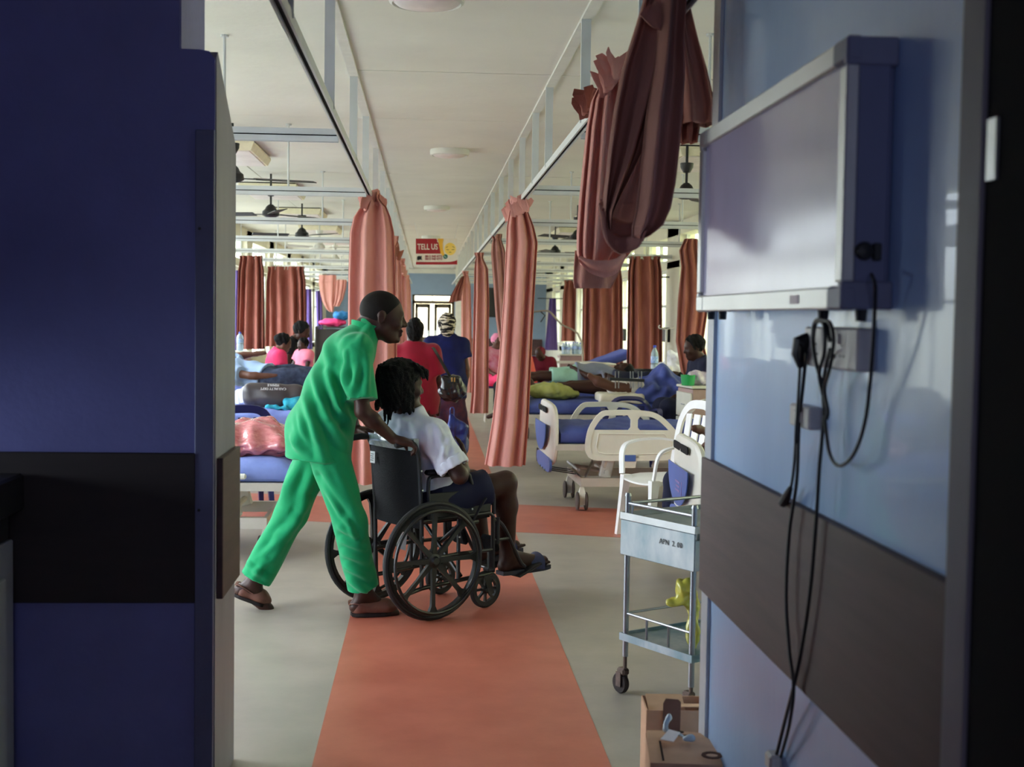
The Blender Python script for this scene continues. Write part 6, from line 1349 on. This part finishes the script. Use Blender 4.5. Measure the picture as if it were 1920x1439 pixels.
# visitor in maroon leaning on the near footboard
bx = PY(1335, 800, 7.9); hd = PY(1292, 806, 7.72)
sitter((PY(1345, 800, 8.45).x+.1, 8.45, 0), V(-1, -.1, 0), 'visitor in maroon resting a hand on the footboard beside the lobby wall', m_mar, z_seat=.40, s=.80, lean=.05, skin=m_skin2, legs=True, bottom=m_dkb, arms=dict(elR=PY(1336, 812, 8.1), wrR=PY(1312, 806, 7.9), elL=PY(1330, 836, 8.3), wrL=PY(1314, 846, 8.1)))
p = PY(926, 690, 19.0); sitter((p.x, 19.2, 0), V(.5, -1, 0), 'woman with a pink headscarf seated left of the slanting salmon curtain', M('white and pink top', (220, 170, 196), .8, rgb2=(206, 80, 110), scale=8), z_seat=.55, s=.92, scarf=M('pink scarf', (230, 140, 170), .8), skin=m_skin2, fem=True, bottom=m_pink)
p = PY(992, 690, 17.9); sitter((p.x, 17.9, 0), V(-1, .3, 0), 'person in a coral shirt behind the tall salmon curtain hem', M('coral shirt', (214, 90, 84), .8), z_seat=.50, s=.88, bottom=m_blk, head_dn=.1)
p = PY(1020, 690, 19.6); sitter((p.x, 19.4, 0), V(-.4, -1, 0), 'person in maroon bending low over the far blue bed', m_mar, z_seat=.48, s=.80, lean=.22, head_dn=1.0, scarf=m_mar)
# patient lying under the blanket tent
def lying(label, loc, hx, y, z, Y, top, bottom, blanket=None, dirx=1, bare=False, knee=.0, skin=m_skin):
    o_ = Vector(loc)
    def Q(a, b, c): return o_+V(a*dirx, b, c)
    J = dict(f_d=V(0, 0, 1), l_d=V(0, 1, 0), pelvis=Q(.95, 0, .13), chest=Q(1.28, 0, .15), neck=Q(1.45, 0, .16), head=Q(1.58, 0, .20), hf_d=V(-.3*dirx, 0, 1), hu_d=V(dirx, 0, .3),
             shR=Q(1.38, -.17, .14), shL=Q(1.38, .17, .14), elR=Q(1.12, -.24, .10), elL=Q(1.12, .24, .10), wrR=Q(.95, -.16, .20), wrL=Q(.95, .16, .20),
             hipR=Q(.90, -.09, .12), hipL=Q(.90, .09, .12), knR=Q(.50, -.12, .12+knee), knL=Q(.50, .12, .12+knee*.9), anR=Q(.10, -.12, .06), anL=Q(.10, .12, .06), toR=Q(.04, -.12, .18), toL=Q(.04, .14, .18))
    t = person(label, (o_.x+.9*dirx, o_.y, 0)); add(t, 'body', body_sdf(J, h=.012), skin); add(t, 'top', shirt_sdf(J, h=.013, off=.02, sleeve=.5), top, noise=.004)
    if bottom: add(t, 'shorts', trouser_sdf(J, h=.012, off=.02, to_knee=.7), bottom, noise=.005)
    g = SDF(*bounds([J['head']], .2), .01); hair_cap(g, J['head'], J['hf_d'], J['hu_d'], 1, .01); add(t, 'hair', g, m_hair)
    return t, J
lp, JL = lying('patient with dark bare legs in pale green shorts lying on a right hand bed', (.98, 16.75, .68), 0, 0, 0, 0, M('grey vest', (120, 124, 140), .8), M('pale green shorts', (150, 190, 170), .8), skin=m_skin)
lt, JT = lying('patient lying on the right with one leg in a white bandage', (1.05, 13.75, .70), 0, 0, 0, 0, m_dkb, None, knee=.0)
Y = 13.4; g = SDF((1.2, 12.9, .66), (3.2, 14.4, 1.35), .014); p1 = PY(1246, 700, Y); p1 = V(p1.x, Y+.1, 1.02)
g.cone(p1+V(.0, .05, -.04), V(p1.x-.30, Y+.1, .74), .07, .10, k=.08, flat=((0, 1, 0), 2.2)); g.cone(p1+V(0, .05, -.02), V(p1.x+.28, Y+.1, .72), .07, .12, k=.08, flat=((0, 1, 0), 2.2)); g.rbox((p1.x+.05, Y+.1, .76), (.36, .34, .10), r=.06, k=.12); g.cut((0, 0, .69), (0, 0, -1))
bl = obj('blanket', g.mesh('blanket', noise=.008, nscale=9, folds=[(list(p1), [p1.x-.25, Y-.2, .74], .04, .03), (list(p1), [p1.x-.05, Y-.25, .72], .04, .03), (list(p1), [p1.x+.2, Y-.2, .74], .04, .03)]), m_sheet, smooth=0); tag(bl, 'blue blanket raised into a tent over bent knees', 'blanket')
Y = 13.3; a = PY(1150, 728, Y); c = PY(1194, 724, Y); g = SDF(*bounds([a, c], .16), .01); g.cone(a, c, .075, .082, k=.0); tag(obj('bandage', g.mesh('bandage', noise=.003, nscale=40), M('white gauze', (222, 216, 208), .9, bump=.5, bscale=60), smooth=0), 'thick white gauze bandage round the lying patient leg', 'bandage')
a = PY(1122, 716, Y-.05); c = PY(1148, 726, Y-.05); g = SDF(*bounds([a, c], .2), .01); g.cone(a, c, .055, .05, k=.0); g.cone(a, a+V(-.09, 0, .06), .04, .03, k=.03); g.cone(c, PY(1215, 728, Y), .05, .07, k=.0)
tag(obj('bandaged_leg', MB(), m_skin2), '', '') if False else obj('bandaged_leg', g.mesh('bandaged_leg'), m_skin2, lt, world=True, smooth=0)
fx = thing('bone_fixator', 'black steel rod with upright pins fixed over the bandaged leg', 'fixator', (PY(1176, 713, 13.15).x, 13.15, 0))
a = PY(1143, 711, 13.15); c = PY(1208, 714, 13.15); obj('rod', MB().tube([a, c], 1, sq=(.03, .03)), m_black, fx, world=True)
for px in (1154, 1160, 1182, 1187, 1197, 1203):
    q0 = PY(px, 728, 13.2); q1 = PY(px, 697, 13.12); obj('pin', MB().cyl(q0, q1, .006, 6), m_alu, fx, world=True)
c = PY(1165, 738, 13.2); a_ = Matrix.Rotation(.05, 3, 'Y')
soft('leg_cushion', 'flat cream cushion under the bandaged leg', 'cushion', M('cream cushion cover', (216, 208, 190), .7), [(V(c.x, 13.35, .735), (.23, .22, .05), 0, 0, .03)], noise=.004)

def stool(x, y, h, label):
    t = thing('stool', label, 'stool', (x, y, 0), 0, 'visitor stools')
    obj('seat', MB().lathe([(0, h-.03), (.15, h-.03), (.165, h-.015), (.15, h), (0, h)], n=20), m_navy, t)
    for i in range(4):
        a = pi/4+i*pi/2; obj('leg', MB().tube([(.10*cos(a), .10*sin(a), h-.03), (.16*cos(a), .16*sin(a), 0)], .013, 8), m_fr, t)
for (nm, h, lb) in (('man in a black shirt', .63, 'stool under the man in the black shirt'), ('woman with a pink headscarf', .53, 'stool under the woman with the pink headscarf'), ('person in a coral shirt', .47, 'stool under the person in coral'), ('person in maroon bending', .46, 'stool under the bending person in maroon'), ('man in a dark navy shirt', .56, 'stool under the man at the light box edge')):
    for o in [o for o in bpy.data.objects if o.name.startswith('person') and o.get('label', '').startswith(nm)]: stool(o.location.x, o.location.y, h, lb)

# ------------------------------------------------------------------ the hanging sign
Y = 20.0; a = PY(780, 447, Y); c = PY(857, 497, Y); w, h = c.x-a.x, a.z-c.z; ct = (a+c)/2
sg = thing('hanging_sign', 'red and white hanging sign with a sad yellow face over the aisle', 'sign', ct)
sg.rotation_euler = (0, -.018, 0)
m_sr = M('sign red', (158, 20, 30), .5, var=.03); m_sy = M('sign yellow', (232, 178, 52), .5, var=.03); m_sw = M('sign cream white', (230, 222, 206), .5, var=.03); m_sf = M('face yellow', (240, 196, 60), .5, rgb2=(246, 220, 130), scale=3); m_sg = M('sign green', (16, 110, 92), .5)
B = obj('board', MB().box((0, .012, 0), (w, .02, h)), m_sw, sg, smooth=0)
FR = lambda d: (V(0, -.001-d, 0), V(1, 0, 0), V(0, 0, 1), V(0, 1, 0))
def pr(name, poly, mt, d): return obj(name, MB().prism([(x*w, z*h) for (x, z) in poly], .001, FR(d)), mt, sg, smooth=0)
pr('red_field', [(-.5, -.08), (.10, -.08), (.085, .05), (.07, .18), (.05, .32), (.02, .43), (0, .5), (-.5, .5)], m_sr, .0012)
pr('yellow_band', [(.02, .5), (.17, .5), (.15, .3), (.155, .1), (.19, -.1), (.24, -.24), (.17, -.2), (.10, -.08), (.085, .05), (.07, .18), (.055, .32), (.035, .43)], m_sy, .0016)
pr('red_foot', [(-.5, -.5), (.5, -.5), (.5, -.32), (.44, -.36), (.34, -.395), (.2, -.40), (-.5, -.40)], m_sr, .0012)
pr('face', [(.33+.140*cos(2*pi*i/28), .10+.24*sin(2*pi*i/28)) for i in range(28)], m_sf, .0020)
fc = MB()
for (x0, z0, x1, z1) in ((.225, .155, .275, .195), (.435, .155, .385, .195), (.235, .085, .285, .065), (.285, .065, .295, .075), (.375, .065, .43, .085), (.365, .075, .375, .065), (.30, -.035, .33, -.02), (.33, -.02, .36, -.035)):
    fc.tube([(x0*w, -.0035, z0*h), (x1*w, -.0035, z1*h)], .0045, 6)
obj('face_lines', fc, M('face line brown', (110, 70, 20), .6), sg)
pr('call_badge', [(.215+.052*cos(2*pi*i/20), -.19+.09*sin(2*pi*i/20)) for i in range(20)], m_sg, .0026)
obj('handset', MB().tube(smooth_path([V(.195*w, -.005, -.155*h), V(.200*w, -.005, -.20*h), V(.225*w, -.005, -.225*h), V(.237*w, -.005, -.215*h)], 4), [.006]*2+[.004]*10+[.006], 6), m_sw, sg)
pr('phone_icon', [(-.47, -.33), (-.47, -.20), (-.44, -.17), (-.40, -.17), (-.39, -.2), (-.375, -.165), (-.365, -.165), (-.37, -.28), (-.34, -.33), (-.38, -.31), (-.42, -.31), (-.43, -.33)], m_black, .0020)
def tx(name, s, size, x, z, mt, bold=0.0, sx=1.0): obj(name, text_mesh(s, size, frame_mtx(V(x*w, -.0030, z*h), V(sx, 0, 0), V(0, 0, 1), V(0, -1, 0)), .0006, bold), mt, sg)
tx('lettering', 'TELL US', .31*h, -.215, .175, m_sw, .002, .72)
tx('lettering', '0813 948 4773', .115*h, -.07, -.185, m_sr, .001, .95); tx('lettering', '0813 948 4773', .115*h, -.07, -.29, m_sr, .001, .95)
pr('dot', [(.03+.015*cos(2*pi*i/10), .385+.025*sin(2*pi*i/10)) for i in range(10)], m_sw, .0026)
for x in (-.44, .44): obj('wire', MB().cyl((x*w, .012, h/2), (x*w*1.2, .012, CEIL-ct.z), .0025, 5), m_alu, sg)
